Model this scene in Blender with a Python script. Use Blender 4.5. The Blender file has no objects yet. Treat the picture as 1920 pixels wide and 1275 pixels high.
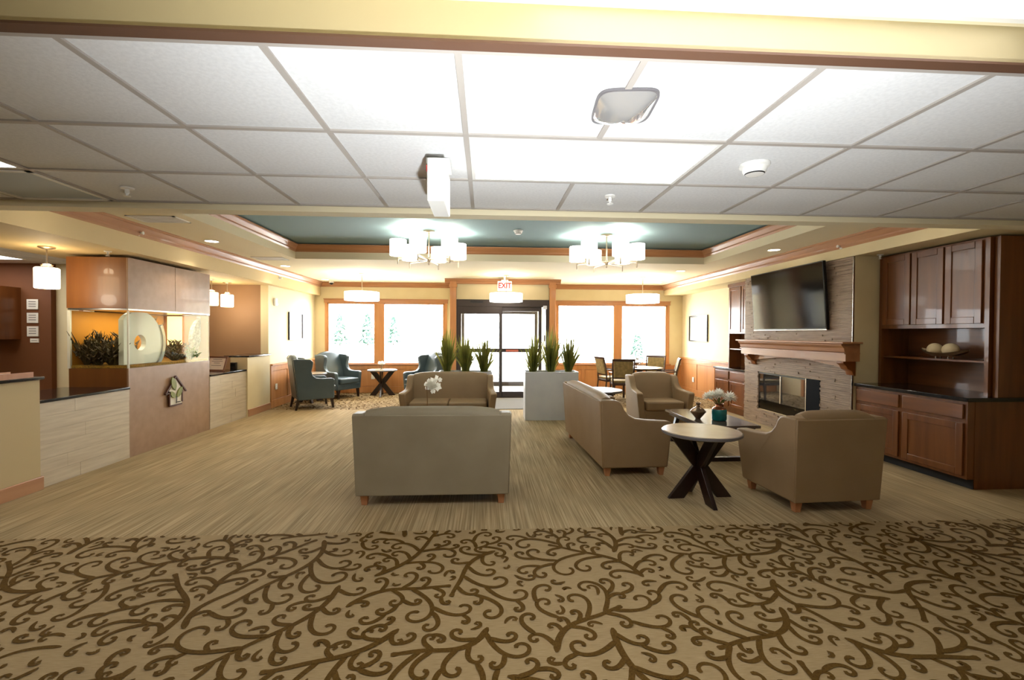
import bpy, bmesh, math, random
import numpy as np
from mathutils import Vector, Matrix, Euler
PI = math.pi
rnd = random.Random(7)
S = bpy.context.scene
COL = S.collection

# ------------------------------------------------------------------ camera, world, exposure
cd = bpy.data.cameras.new('camera'); cam = bpy.data.objects.new('camera', cd); COL.objects.link(cam)
cd.lens = 859.87 / 1920 * 36; cd.sensor_width = 36; cd.clip_start = .02; cd.clip_end = 300
cam.matrix_world = Matrix.Translation((0, 0, 1.54)) @ (Matrix.Rotation(-.0587, 4, 'Z') @ Matrix.Rotation(PI / 2 - .0146, 4, 'X') @ Matrix.Rotation(.0047, 4, 'Z'))
S.camera = cam
w = bpy.data.worlds.new('daylight'); S.world = w; w.use_nodes = True
w.node_tree.nodes['Background'].inputs[0].default_value = (.90, .96, 1, 1)
w.node_tree.nodes['Background'].inputs[1].default_value = 13.0
S.view_settings.view_transform = 'Standard'; S.view_settings.look = 'None'
S.view_settings.exposure = 0.92; S.view_settings.gamma = 1; S.view_settings.use_curve_mapping = False
S.cycles.use_denoising = True
S.cycles.max_bounces = 6; S.cycles.diffuse_bounces = 3; S.cycles.glossy_bounces = 2; S.cycles.transmission_bounces = 2; S.cycles.adaptive_threshold = .03; S.cycles.sample_clamp_indirect = 6.0

def light(name, kind, loc, energy, color=(1, 1, 1), rot=(0, 0, 0), **kw):
    d = bpy.data.lights.new(name, kind); d.energy = energy; d.color = color
    for k, v in kw.items(): setattr(d, k, v)
    o = bpy.data.objects.new(name, d); COL.objects.link(o); o.location = loc; o.rotation_euler = rot
    return o
def portal(name, x0, x1, z0, z1, y):
    o = light(name, 'AREA', ((x0 + x1) / 2, y, (z0 + z1) / 2), 1, rot=(-PI / 2, 0, 0), shape='RECTANGLE', size=x1 - x0, size_y=z1 - z0)
    o.data.cycles.is_portal = True
portal('portal_west', -4.06, -1.0, .74, 2.3, 12.14)
portal('portal_east', 1.86, 4.86, .74, 2.3, 12.14)
portal('portal_entry', -.75, 1.6, .02, 2.3, 13.7)
# added spot, set like a bounced flash, to make the glow on the tiles
fl = light('ceiling_glow_spot', 'SPOT', (.25, .55, .95), 190, (.92, .97, 1), spot_size=2.1, spot_blend=1.0, shadow_soft_size=.06)
fl.rotation_euler = (Vector((.45, 1.75, 2.44)) - fl.location).to_track_quat('-Z', 'Y').to_euler()

# ------------------------------------------------------------------ helpers
def C(r, g, b):
    f = lambda c: c / 12.92 if c <= .04045 else ((c + .055) / 1.055) ** 2.4
    return (f(r / 255), f(g / 255), f(b / 255), 1)
def nd(nt, t, **kw):
    n = nt.nodes.new(t)
    for k, v in kw.items(): setattr(n, k, v)
    return n
def mat(name, c, rough=.6, metal=0, c2=None, scale=8, stretch=(1, 1, 1), detail=3, bump=0, bscale=None, emit=0, ecol=None, spec=.5, ramp=(.35, .65), coat=0):
    m = bpy.data.materials.new(name); m.use_nodes = True; nt = m.node_tree; p = nt.nodes['Principled BSDF']
    p.inputs['Base Color'].default_value = c; p.inputs['Roughness'].default_value = rough; p.inputs['Metallic'].default_value = metal
    p.inputs['Specular IOR Level'].default_value = spec; p.inputs['Coat Weight'].default_value = coat
    if c2 or bump:
        tc = nd(nt, 'ShaderNodeTexCoord'); mp = nd(nt, 'ShaderNodeMapping'); mp.inputs['Scale'].default_value = stretch
        nt.links.new(tc.outputs['Object'], mp.inputs[0])
    if c2:
        n = nd(nt, 'ShaderNodeTexNoise'); n.inputs['Scale'].default_value = scale; n.inputs['Detail'].default_value = detail
        nt.links.new(mp.outputs[0], n.inputs['Vector'])
        r = nd(nt, 'ShaderNodeValToRGB'); r.color_ramp.elements[0].position = ramp[0]; r.color_ramp.elements[1].position = ramp[1]
        r.color_ramp.elements[0].color = c; r.color_ramp.elements[1].color = c2
        nt.links.new(n.outputs['Fac'], r.inputs[0]); nt.links.new(r.outputs[0], p.inputs['Base Color'])
    if bump:
        n2 = nd(nt, 'ShaderNodeTexNoise'); n2.inputs['Scale'].default_value = bscale or scale; n2.inputs['Detail'].default_value = 2
        nt.links.new(mp.outputs[0], n2.inputs['Vector'])
        b = nd(nt, 'ShaderNodeBump'); b.inputs['Strength'].default_value = bump; b.inputs['Distance'].default_value = .004
        nt.links.new(n2.outputs['Fac'], b.inputs['Height']); nt.links.new(b.outputs[0], p.inputs['Normal'])
    if emit:
        p.inputs['Emission Color'].default_value = ecol or c; p.inputs['Emission Strength'].default_value = emit
    return m
def glass_mat(name, tint=(1, 1, 1, 1), refl=.08):
    m = bpy.data.materials.new(name); m.use_nodes = True; nt = m.node_tree; nt.nodes.clear()
    o = nd(nt, 'ShaderNodeOutputMaterial'); t = nd(nt, 'ShaderNodeBsdfTransparent'); g = nd(nt, 'ShaderNodeBsdfGlossy'); x = nd(nt, 'ShaderNodeMixShader')
    t.inputs[0].default_value = tint; g.inputs['Roughness'].default_value = .02
    lw = nd(nt, 'ShaderNodeLayerWeight'); pw = nd(nt, 'ShaderNodeMath', operation='POWER'); pw.inputs[1].default_value = 5
    ma = nd(nt, 'ShaderNodeMath', operation='MULTIPLY_ADD'); ma.inputs[1].default_value = .9; ma.inputs[2].default_value = .03
    nt.links.new(lw.outputs['Facing'], pw.inputs[0]); nt.links.new(pw.outputs[0], ma.inputs[0]); nt.links.new(ma.outputs[0], x.inputs[0]); nt.links.new(t.outputs[0], x.inputs[1]); nt.links.new(g.outputs[0], x.inputs[2]); nt.links.new(x.outputs[0], o.inputs[0])
    return m
def wood(name, c, c2, axis='z', rough=.35, scale=5, coat=.15):
    st = {'x': (.25, 3, 3), 'y': (3, .25, 3), 'z': (3, 3, .25)}[axis]
    return mat(name, c, rough, c2=c2, scale=scale, stretch=st, detail=5, coat=coat, ramp=(.3, .7))

class MB:
    def __init__(s): s.v = []; s.f = []
    def add(s, vs, fs):
        o = len(s.v); s.v += [tuple(p) for p in vs]; s.f += [tuple(i + o for i in f) for f in fs]; return s
    def box(s, x0, x1, y0, y1, z0, z1):
        return s.add([(x0, y0, z0), (x1, y0, z0), (x1, y1, z0), (x0, y1, z0), (x0, y0, z1), (x1, y0, z1), (x1, y1, z1), (x0, y1, z1)],
                     [(0, 3, 2, 1), (4, 5, 6, 7), (0, 1, 5, 4), (1, 2, 6, 5), (2, 3, 7, 6), (3, 0, 4, 7)])
    def hexa(s, lo, hi):   # two quads, four points each
        return s.add(list(lo) + list(hi), [(0, 3, 2, 1), (4, 5, 6, 7), (0, 1, 5, 4), (1, 2, 6, 5), (2, 3, 7, 6), (3, 0, 4, 7)])
    def bar(s, a, b, wd, th, side=None):
        a, b = Vector(a), Vector(b); d = (b - a).normalized()
        sv = Vector(side) if side else (d.cross(Vector((0, 0, 1))) if abs(d.z) < .95 else Vector((1, 0, 0)))
        sv = (sv - d * sv.dot(d)).normalized(); u = d.cross(sv)
        q = lambda p: [p + sv * wd / 2 * i + u * th / 2 * j for i, j in ((-1, -1), (1, -1), (1, 1), (-1, 1))]
        return s.hexa(q(a), q(b))
    def prism(s, poly, axis, a, b):
        f = {'x': lambda t, p: (t, p[0], p[1]), 'y': lambda t, p: (p[0], t, p[1]), 'z': lambda t, p: (p[0], p[1], t)}[axis]
        n = len(poly)
        return s.add([f(a, p) for p in poly] + [f(b, p) for p in poly],
                     [tuple(range(n))[::-1], tuple(range(n, 2 * n))] + [(i, (i + 1) % n, n + (i + 1) % n, n + i) for i in range(n)])
    def loft(s, rings, cap=True, closed=True):
        n = len(rings[0]); vs = [p for r in rings for p in r]; fs = []
        for k in range(len(rings) - 1):
            for i in range(n if closed else n - 1):
                j = (i + 1) % n; fs.append((k * n + i, k * n + j, (k + 1) * n + j, (k + 1) * n + i))
        if cap: fs += [tuple(range(n))[::-1], tuple(range((len(rings) - 1) * n, len(rings) * n))]
        return s.add(vs, fs)
    def lathe(s, prof, c=(0, 0, 0), seg=24, cap=True):
        return s.loft([[(c[0] + r * math.cos(2 * PI * i / seg), c[1] + r * math.sin(2 * PI * i / seg), c[2] + z) for i in range(seg)] for r, z in prof], cap)
    def tube(s, pts, r, seg=8):
        pts = [Vector(p) for p in pts]; rr = r if isinstance(r, (list, tuple)) else [r] * len(pts); rings = []
        for i, p in enumerate(pts):
            d = (pts[min(i + 1, len(pts) - 1)] - pts[max(i - 1, 0)]).normalized()
            a = d.cross(Vector((0, 0, 1)) if abs(d.z) < .9 else Vector((1, 0, 0))).normalized(); b = d.cross(a)
            rings.append([tuple(p + (a * math.cos(2 * PI * k / seg) + b * math.sin(2 * PI * k / seg)) * rr[i]) for k in range(seg)])
        return s.loft(rings)
    def build(s, name, m, parent=None, bevel=0, smooth=False, seg=2, angle=40):
        me = bpy.data.meshes.new(name); me.from_pydata(s.v, [], s.f)
        bm = bmesh.new(); bm.from_mesh(me); bmesh.ops.recalc_face_normals(bm, faces=bm.faces); bm.to_mesh(me); bm.free()
        me.materials.append(m)
        o = bpy.data.objects.new(name, me); COL.objects.link(o)
        if parent: o.parent = parent
        if smooth or bevel:
            me.shade_smooth(); me.set_sharp_from_angle(angle=math.radians(angle if smooth else 30))
        if bevel:
            b = o.modifiers.new('bevel', 'BEVEL'); b.width = bevel; b.segments = seg; b.limit_method = 'ANGLE'; b.angle_limit = .6; b.harden_normals = False
            me.shade_smooth(); me.set_sharp_from_angle(angle=math.radians(70))
        return o
def B(*a): return MB().box(*a)
def tag(o, label, cat, group=None, kind=None):
    if label: o['label'] = label
    if cat: o['category'] = cat
    if group: o['group'] = group
    if kind: o['kind'] = kind
    return o
def struct(o, label=None): 
    o['kind'] = 'structure'
    if label: o['label'] = label
    return o
def thing(name, label, cat, loc=(0, 0, 0), rz=0, group=None):
    o = bpy.data.objects.new(name, None); COL.objects.link(o); o.location = loc; o.rotation_euler = (0, 0, rz); o.empty_display_size = .1
    return tag(o, label, cat, group)
def copy_tree(o, parent=None):
    c = o.copy(); COL.objects.link(c); c.parent = parent
    for ch in list(o.children): copy_tree(ch, c)
    return c
def place(proto, used, loc, rz, label, group=None):
    o = proto if not used else copy_tree(proto)
    o.location = loc; o.rotation_euler = (0, 0, rz); o['label'] = label
    if group: o['group'] = group
    return o

# ------------------------------------------------------------------ materials
M = {}
M['cream'] = mat('cream_paint', C(226, 208, 164), .7, c2=C(222, 203, 158), scale=3)
M['cream_lt'] = mat('pale_cream_paint', C(232, 219, 184), .7)
M['tan'] = mat('tan_paint', C(160, 126, 96), .7, c2=C(156, 122, 92), scale=2)
M['brown'] = mat('brown_paint', C(110, 62, 22), .7)
M['white'] = mat('white_paint', C(236, 234, 228), .6)
M['plastic'] = mat('white_plastic', C(240, 238, 232), .4)
M['tile'] = mat('ceiling_tile_face', C(232, 232, 232), .85, c2=C(224, 224, 224), scale=60, bump=.15, bscale=120)
M['grid'] = mat('grid_metal', C(176, 168, 160), .5)
M['teal'] = mat('teal_paint', C(122, 148, 150), .75)
M['trim'] = wood('maple_trim', C(176, 120, 76), C(190, 134, 90), 'x', .38)
M['trimy'] = wood('maple_trim_long', C(178, 128, 92), C(190, 142, 104), 'y', .38)
M['maple'] = wood('maple_panel', C(204, 144, 90), C(190, 128, 74), 'z', .4)
M['maple_fl'] = wood('flat_maple_veneer', C(164, 130, 102), C(152, 118, 88), 'x', .45, scale=3)
M['maple_or'] = wood('orange_maple_veneer', C(130, 80, 32), C(116, 68, 24), 'z', .4, scale=3)
M['cherry'] = wood('cherry_wood', C(126, 74, 32), C(102, 56, 20), 'z', .32, scale=4)
M['cherryy'] = wood('cherry_wood_flat', C(130, 78, 36), C(106, 60, 24), 'y', .32, scale=4)
M['granite'] = mat('black_granite', C(22, 20, 22), .12, c2=C(40, 36, 36), scale=60)
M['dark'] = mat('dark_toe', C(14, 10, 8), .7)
M['vinyl'] = mat('taupe_vinyl', C(156, 129, 95), .55, c2=C(150, 122, 88), scale=3, bump=.05, bscale=180)
M['vinyl2'] = mat('grey_taupe_vinyl', C(160, 148, 124), .55, c2=C(152, 140, 116), scale=3, bump=.05, bscale=180)
M['blue'] = mat('slate_blue_vinyl', C(72, 87, 92), .38, c2=C(66, 81, 86), scale=4, bump=.05, bscale=160)
M['oak'] = wood('oak_leg', C(196, 138, 96), C(180, 120, 80), 'z', .45)
M['espresso'] = wood('espresso_wood', C(40, 18, 12), C(28, 12, 8), 'z', .3)
M['laminate'] = mat('grey_laminate', C(176, 160, 140), .22, c2=C(166, 150, 130), scale=6)
M['lamdark'] = mat('walnut_laminate', C(108, 94, 86), .18, c2=C(96, 82, 74), scale=8)
M['edge'] = mat('grey_edge_band', C(112, 108, 110), .4)
M['planter'] = mat('brushed_silver_laminate', C(220, 222, 224), .35, metal=.15, c2=C(212, 214, 218), scale=4)
M['leaf'] = mat('grass_leaf', C(104, 110, 44), .5, c2=C(142, 138, 66), scale=9)
M['soil'] = mat('soil', C(40, 30, 20), .9)
M['nickel'] = mat('brushed_nickel', C(186, 170, 146), .3, metal=1)
M['steel'] = mat('steel', C(200, 200, 200), .25, metal=1)
M['bronze'] = mat('dark_bronze_aluminium', C(66, 56, 50), .4, metal=.4)
M['glass'] = glass_mat('clear_glass')
M['tankglass'] = glass_mat('aquarium_glass', (.98, 1, .98, 1))
M['shade'] = mat('lit_fabric_shade', C(250, 244, 232), .8, emit=3.4, ecol=(1, .96, .90, 1))
M['shade_w'] = mat('lit_amber_glass_shade', C(250, 230, 190), .6, emit=5.0, ecol=(1, .82, .52, 1))
M['diff'] = mat('lit_diffuser', C(250, 250, 250), .6, emit=5.0, ecol=(.97, .98, 1, 1))
M['diffdn'] = mat('lit_downlight', C(250, 250, 250), .6, emit=9.0, ecol=(1, .92, .78, 1))
M['chrome'] = mat('convex_mirror', C(232, 232, 232), .06, metal=.7)
M['petal'] = mat('white_petal', C(240, 238, 224), .6)
M['stem'] = mat('green_stem', C(84, 104, 44), .6)
M['potw'] = mat('white_ceramic', C(232, 230, 226), .3)
M['tealg'] = mat('teal_glaze', C(20, 118, 118), .15, c2=C(14, 96, 98), scale=10)
M['copper'] = mat('copper_glaze', C(150, 96, 66), .2, metal=.7)
M['brownv'] = mat('bronze_glaze', C(140, 112, 88), .2, metal=.5)
M['black'] = mat('black_plastic', C(12, 12, 13), .3)
M['screen'] = mat('tv_screen', C(7, 6, 6), .10, spec=.22)
M['fireglass'] = mat('mirror_fireglass', C(120, 120, 122), .03, metal=.85)
M['chfab'] = mat('olive_damask', C(146, 126, 80), .8, c2=C(120, 104, 66), scale=18)
M['red'] = mat('red_letters', C(196, 30, 26), .5)
M['paper'] = mat('paper', C(232, 222, 204), .7)
M['print'] = mat('print_ink', C(120, 110, 100), .7)
M['ground'] = mat('pale_concrete', C(225, 224, 220), .8, c2=C(215, 214, 210), scale=1)
M['fir'] = mat('fir_needles', C(92, 124, 108), .8, c2=C(120, 150, 132), scale=3)
M['bark'] = mat('bark', C(90, 70, 52), .9)
M['mat'] = mat('grey_entry_mat', C(128, 122, 114), .95, c2=C(116, 110, 104), scale=90, bump=.3)

def carpet_rib():
    m = mat('ribbed_carpet', C(166, 138, 94), .95); nt = m.node_tree; p = nt.nodes['Principled BSDF']
    tc = nd(nt, 'ShaderNodeTexCoord')
    cols = []
    for sc, st in ((85, (1, .014, 1)), (7, (1, .3, 1))):
        mp = nd(nt, 'ShaderNodeMapping'); mp.inputs['Scale'].default_value = st; nt.links.new(tc.outputs['Object'], mp.inputs[0])
        n = nd(nt, 'ShaderNodeTexNoise'); n.inputs['Scale'].default_value = sc; n.inputs['Detail'].default_value = 2; nt.links.new(mp.outputs[0], n.inputs['Vector']); cols.append(n)
    r = nd(nt, 'ShaderNodeValToRGB'); e = r.color_ramp.elements; e[0].position = .36; e[1].position = .64; e[0].color = C(147, 127, 93); e[1].color = C(184, 163, 127)
    mid = e.new(.5); mid.color = C(166, 144, 108)
    nt.links.new(cols[0].outputs['Fac'], r.inputs[0])
    r2 = nd(nt, 'ShaderNodeValToRGB'); r2.color_ramp.elements[0].position = .4; r2.color_ramp.elements[1].position = .6
    r2.color_ramp.elements[0].color = (.93, .93, .91, 1); r2.color_ramp.elements[1].color = (1.04, 1.02, 1.0, 1)
    nt.links.new(cols[1].outputs['Fac'], r2.inputs[0])
    mx = nd(nt, 'ShaderNodeMix', data_type='RGBA', blend_type='MULTIPLY'); mx.inputs[0].default_value = 1
    nt.links.new(r.outputs[0], mx.inputs[6]); nt.links.new(r2.outputs[0], mx.inputs[7]); nt.links.new(mx.outputs[2], p.inputs['Base Color'])
    b = nd(nt, 'ShaderNodeBump'); b.inputs['Strength'].default_value = .5; b.inputs['Distance'].default_value = .003
    nt.links.new(cols[0].outputs['Fac'], b.inputs['Height']); nt.links.new(b.outputs[0], p.inputs['Normal'])
    p.inputs['Specular IOR Level'].default_value = .15
    return m
M['rib'] = carpet_rib()
M['scroll_bg'] = mat('scroll_carpet_ground', C(172, 148, 110), .95, c2=C(154, 130, 92), scale=16, stretch=(1, 22, 1), detail=2, bump=.4, bscale=90, spec=.15)
M['scroll'] = mat('scroll_carpet_pile', C(98, 72, 30), .95, c2=C(82, 58, 22), scale=120, bump=.4, bscale=220, spec=.1)
M['travertine'] = mat('pale_plank_laminate', C(208, 193, 168), .45, c2=C(192, 175, 150), scale=2, stretch=(1, 1, 14), detail=4)
M['stone'] = mat('taupe_stone_strip', C(164, 140, 116), .6, c2=C(136, 114, 94), scale=9, stretch=(1, .6, 6), detail=4, bump=.3, bscale=40)
M['amber'] = mat('amber_backdrop', C(196, 128, 6), .7)
M['glowpanel'] = mat('yellow_lamp_glow', C(250, 225, 140), .6, emit=.9, ecol=(1, .84, .36, 1))
M['gravel'] = mat('amber_gravel', C(196, 146, 44), .9, c2=C(120, 84, 30), scale=90, bump=.8, bscale=90)
M['darkplant'] = mat('dark_water_plant', C(58, 40, 14), .6, c2=C(80, 66, 18), scale=20)
M['ring'] = mat('white_acrylic', C(226, 222, 206), .25)
M['greystone'] = mat('grey_relief_stone', C(176, 166, 160), .6, c2=C(128, 120, 116), scale=22, bump=.6)
M['pbowl'] = mat('pewter', C(140, 120, 92), .35, metal=.6)
M['ball'] = mat('cream_sphere', C(236, 216, 176), .5)

def translucent(name, c, c2, k=.45):
    m = mat(name, c, .6, c2=c2, scale=9); nt = m.node_tree; p = nt.nodes['Principled BSDF']; tr = nd(nt, 'ShaderNodeBsdfTranslucent'); mx = nd(nt, 'ShaderNodeMixShader'); mx.inputs[0].default_value = k
    tr.inputs[0].default_value = c2; out = [n for n in nt.nodes if n.type == 'OUTPUT_MATERIAL'][0]
    nt.links.new(p.outputs[0], mx.inputs[1]); nt.links.new(tr.outputs[0], mx.inputs[2]); nt.links.new(mx.outputs[0], out.inputs[0]); return m
M['petal'] = translucent('white_petal_thin', C(246, 244, 234), C(250, 248, 238), .5)
M['leaf'] = translucent('grass_leaf_thin', C(98, 106, 42), C(140, 138, 62), .4)
# ------------------------------------------------------------------ dimensions
ZT, ZN, ZC, ZTEAL = 2.44, 2.55, 2.82, 3.08
XL, XR = -4.18, 4.74          # soffit faces
WL, WR = -4.33, 5.25          # side walls of the lounge
YB = 11.95                    # window wall
YE = 10.9                     # entry bay
CX = -4.33                    # reception counter face

# ------------------------------------------------------------------ floors
fm = MB(); fm.box(-12, 6, 3.58, 9.3, -.1, 0)
struct(fm.build('floor', M['rib']), 'beige ribbed carpet with fine stripes running towards the windows')
fc = struct(B(-12, 6, -3, 3.58, -.1, 0).build('floor_corridor', M['scroll_bg']), 'beige corridor carpet with brown scroll pattern in the foreground')
fl_ = struct(B(-12, 6, 9.3, YB + .2, -.1, 0).build('floor_lounge', M['scroll_bg']), 'scroll patterned carpet in the seating area by the windows')

def scrolls(x0, x1, y0, y1, seed, tries):
    R = np.random.RandomState(seed); cell = .01
    nx, ny = int((x1 - x0) / cell), int((y1 - y0) / cell); occ = np.zeros((nx + 40, ny + 40), bool)
    def disc(r):
        k = int(r / cell) + 1; g = np.mgrid[-k:k + 1, -k:k + 1].reshape(2, -1).T
        return g[(g ** 2).sum(1) * cell * cell <= r * r]
    D = disc(.033); D2 = disc(.021); occ2 = np.zeros_like(occ); strokes = []
    def curve(p, th, L, fk, step=.012):
        n = max(5, int(L / step)); t = (np.arange(n) + .5) / n
        h = th + np.cumsum(fk(t) * (L / n)); d = np.stack([np.cos(h), np.sin(h)], 1) * (L / n)
        return np.vstack([[p], p + np.cumsum(d, 0)]), np.r_[th, h]
    def idx(P): return (((P - (x0, y0)) / cell).astype(int) + 20)
    def ok(P, skip, occ=occ):
        q = idx(P[skip:])
        if len(q) < 4: return False
        a = (q[:, 0] < 0) | (q[:, 0] >= nx + 40) | (q[:, 1] < 0) | (q[:, 1] >= ny + 40)
        q = q[~a]
        return len(q) > 3 and not occ[q[:, 0], q[:, 1]].any()
    def put(P, h, w, blob):
        q = (idx(P)[:, None, :] + D[None]).reshape(-1, 2)
        q = q[(q[:, 0] >= 0) & (q[:, 0] < nx + 40) & (q[:, 1] >= 0) & (q[:, 1] < ny + 40)]
        occ[q[:, 0], q[:, 1]] = True; strokes.append((P, h, w, blob))
        q = (idx(P)[:, None, :] + D2[None]).reshape(-1, 2); q = q[(q[:, 0] >= 0) & (q[:, 0] < nx + 40) & (q[:, 1] >= 0) & (q[:, 1] < ny + 40)]; occ2[q[:, 0], q[:, 1]] = True
    def hook(p, th, L, sg, tight):
        return curve(p, th, L, lambda t: sg * (.6 / L + tight / L * t ** 2.2 * 3.2))
    vines = []
    for k in range(tries // 55):                                     # main vines
        p = np.array([R.uniform(x0, x1), R.uniform(y0, y1)]); th = R.uniform(0, 2 * PI); L = R.uniform(.5, 1.0); sg = R.choice([-1, 1]); a = R.uniform(1.5, 3.2)
        P, h = curve(p, th, L, lambda t: sg * a / L * np.sin(t * PI * 1.6) + sg * 5.5 / L * np.clip(t - .72, 0, 1) * 3)
        if ok(P, 0): put(P, h, np.linspace(.038, .024, len(P)), True); vines.append((P, h))
    roots = [(P[i], h[i], s) for P, h in vines for i in range(3, len(P) - 6, 5) for s in (1, -1)]
    R.shuffle(roots)
    for gen in range(3):
        new = []
        for (p, th, s) in roots:
            for a in range(5):
                L = R.uniform(.28, .62) * (1 - .10 * gen) * (1, .9, .75, .6, .5)[a]; P, h = hook(p, th + s * R.uniform(.35, .8), L, s * R.choice([1, 1, -1]), R.uniform(4.2, 5.6))
                if ok(P, 5):
                    put(P, h, np.linspace(.031, .019, len(P)), True)
                    new += [(P[i], h[i], q) for i in range(4, len(P) // 2 + 4, 4) if i < len(P) - 3 for q in (1, -1)]
                    break
        roots = new
    for k in range(tries):                                           # small scrolls in the gaps
        p = np.array([R.uniform(x0, x1), R.uniform(y0, y1)]); th = R.uniform(0, 2 * PI); L = R.uniform(.2, .5) if k < tries * .5 else R.uniform(.07, .2)
        P, h = hook(p, th, L, R.choice([-1, 1]), R.uniform(3.8, 5.4))
        if ok(P, 0): put(P, h, np.linspace(.027, .018, len(P)), True)
    G = disc(.030)
    for k in range(22000):                                            # then the widest gaps that are left
        p = np.array([R.uniform(x0, x1), R.uniform(y0, y1)]); q = idx(p[None])[0] + G
        q = q[(q[:, 0] >= 0) & (q[:, 0] < nx + 40) & (q[:, 1] >= 0) & (q[:, 1] < ny + 40)]
        if occ2[q[:, 0], q[:, 1]].any(): continue
        for a in range(7):
            L = (.46, .40, .34, .28, .22, .17, .13)[a]; P, h = hook(p, R.uniform(0, 2 * PI), L, R.choice([-1, 1]), R.uniform(3.8, 5.2))
            if ok(P, 0, occ2): put(P, h, np.linspace(.025, .017, len(P)), True); break
    return strokes
STROKES = scrolls(-4.5, 5.5, 1.0, 3.58, 3, 11000)
def scroll_mesh(parent, dx, dy, x0, x1, y0, y1, hole=None):
    V = []; F = []
    for P, h, wd, blob in STROKES:
        n = len(P); ww = wd.copy(); ww[-3:] *= (1.2, 1.35, .9); ww[:4] *= (.3, .6, .85, .95)
        nrm = np.stack([-np.sin(h), np.cos(h)], 1) * ww[:, None] / 2
        A = P + nrm + (dx, dy); Bq = P - nrm + (dx, dy); o = len(V); zz = .0015 + .0000023 * (o % 997)
        V += [(a[0], a[1], zz) for a in A] + [(b[0], b[1], zz) for b in Bq]
        for i in range(n - 1):
            c = P[i] + (dx, dy)
            if not (x0 < c[0] < x1 and y0 < c[1] < y1 - .012): continue
            if hole and hole[0] < c[0] < hole[1] and hole[2] < c[1] < hole[3]: continue
            F.append((o + i, o + n + i, o + n + i + 1, o + i + 1))
    mb = MB(); mb.v = V; mb.f = F
    o = mb.build('scroll_pattern', M['scroll'], parent); o['kind'] = 'stuff'; return o
scroll_mesh(fc, 0, 0, -4.6, 5.5, .5, 3.58)
scroll_mesh(fl_, 0, 8.42, -4.3, 5.2, 9.31, YB - .03, (-.85, 1.7, 9.2, 12))
tag(B(-.75, 1.6, 9.25, YE - .06, 0, .012).build('entry_mat', M['mat'], bevel=.004), 'flat grey walk-off mat lying before the entrance doors', 'mat')

# ------------------------------------------------------------------ ceilings
ceil = struct(B(-12, 5.5, 1.44, 3.34, ZT + .03, ZT + .1).build('ceiling', M['white']), 'suspended ceiling of square white tiles')
GX, T = -.09, .61
tile_me = None
special = {(0, 1), (1, 1), (-6, 1), (-5, 1), (-5, 2)}
for i in range(-8, 9):
    for j in range(3):
        if (i, j) in special: continue
        y0 = (1.49, 2.10, 2.71)[j]
        if tile_me is None:
            t0 = B(-.297, .297, -.297, .297, 0, .016).build('ceiling_tile', M['tile'], ceil, bevel=.004); tile_me = t0; t = t0
        else: t = tile_me.copy(); COL.objects.link(t)
        t.location = (GX + T * (i + .5), y0 + T / 2, ZT + .002)
g = MB()
for i in range(-9, 10):
    for a_, b_ in (((1.44, 2.10), (2.71, 3.34)) if i in (1, -5) else ((1.44, 3.34),)): g.box(GX + T * i - .012, GX + T * i + .012, a_, b_, ZT - .006, ZT + .004)
for y in (1.478, 2.10, 2.71, 3.322): g.box(-5.6, 5.5, y - .012, y + .012, ZT - .0065, ZT + .0035)
gd = g.build('ceiling_grid', M['grid'], ceil)
struct(B(-12, 5.5, -3, 1.445, ZN, ZN + .1).build('ceiling_near', M['cream_lt']))
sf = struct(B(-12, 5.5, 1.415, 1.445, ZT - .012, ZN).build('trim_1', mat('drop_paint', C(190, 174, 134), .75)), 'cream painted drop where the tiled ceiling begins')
B(-12, 5.5, 1.405, 1.450, ZT - .020, ZT - .012).build('edge_strip', mat('brown_edge', C(98, 68, 50), .6), sf)
struct(B(-12, 5.5, 3.34, 3.47, 2.395, ZC + .3).build('trim_2', M['cream_lt']), 'cream beam between the tiled ceiling and the lounge')
# lounge ceiling round the tray
TX0, TX1, TY0, TY1 = -3.3, 4.0, 4.3, 8.2
m_ = MB(); m_.box(XL - .2, TX0, 3.47, YB, ZC, ZC + .08).box(TX1, XR + .2, 3.47, YB, ZC, ZC + .08).box(TX0, TX1, 3.47, TY0, ZC, ZC + .08).box(TX0, TX1, TY1, YB, ZC, ZC + .08)
struct(m_.build('ceiling_lounge', M['cream_lt']), 'cream lounge ceiling around the recessed tray')
struct(B(TX0 - .2, TX1 + .2, TY0 - .2, TY1 + .2, ZTEAL, ZTEAL + .08).build('ceiling_tray', M['teal']), 'muted teal tray ceiling above the chandeliers')
m_ = MB(); m_.box(TX0 - .1, TX0, TY0 - .1, TY1 + .1, ZC + .08, ZTEAL).box(TX1, TX1 + .1, TY0 - .1, TY1 + .1, ZC + .08, ZTEAL).box(TX0, TX1, TY0 - .1, TY0, ZC + .08, ZTEAL).box(TX0, TX1, TY1, TY1 + .1, ZC + .08, ZTEAL)
struct(m_.build('trim_3', M['cream_lt']), 'cream vertical sides of the ceiling tray')
def crown_prof(s=1.0): return [(0, 0), (.085 * s, 0), (.085 * s, -.02 * s), (.065 * s, -.03 * s), (.045 * s, -.055 * s), (.022 * s, -.08 * s), (.022 * s, -.10 * s), (.012 * s, -.11 * s), (0, -.125 * s)]
tn = [4]
def crown(axis, pos, sgn, a, b, z, s=1.0, label=None):
    P = [(pos + sgn * u, z + v) for u, v in crown_prof(s)]
    o = MB().prism(P, axis, a, b).build('trim_%d' % tn[0], M['trimy'] if axis == 'y' else M['trim']); tn[0] += 1
    return struct(o, label)
crown('y', XL, 1, 3.48, YB, ZC, 1.05); crown('y', XR, -1, 3.48, YB, ZC, 1.05)
crown('y', TX0, 1, TY0, TY1, ZTEAL - .02, .95); crown('y', TX1, -1, TY0, TY1, ZTEAL - .02, .95)
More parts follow.
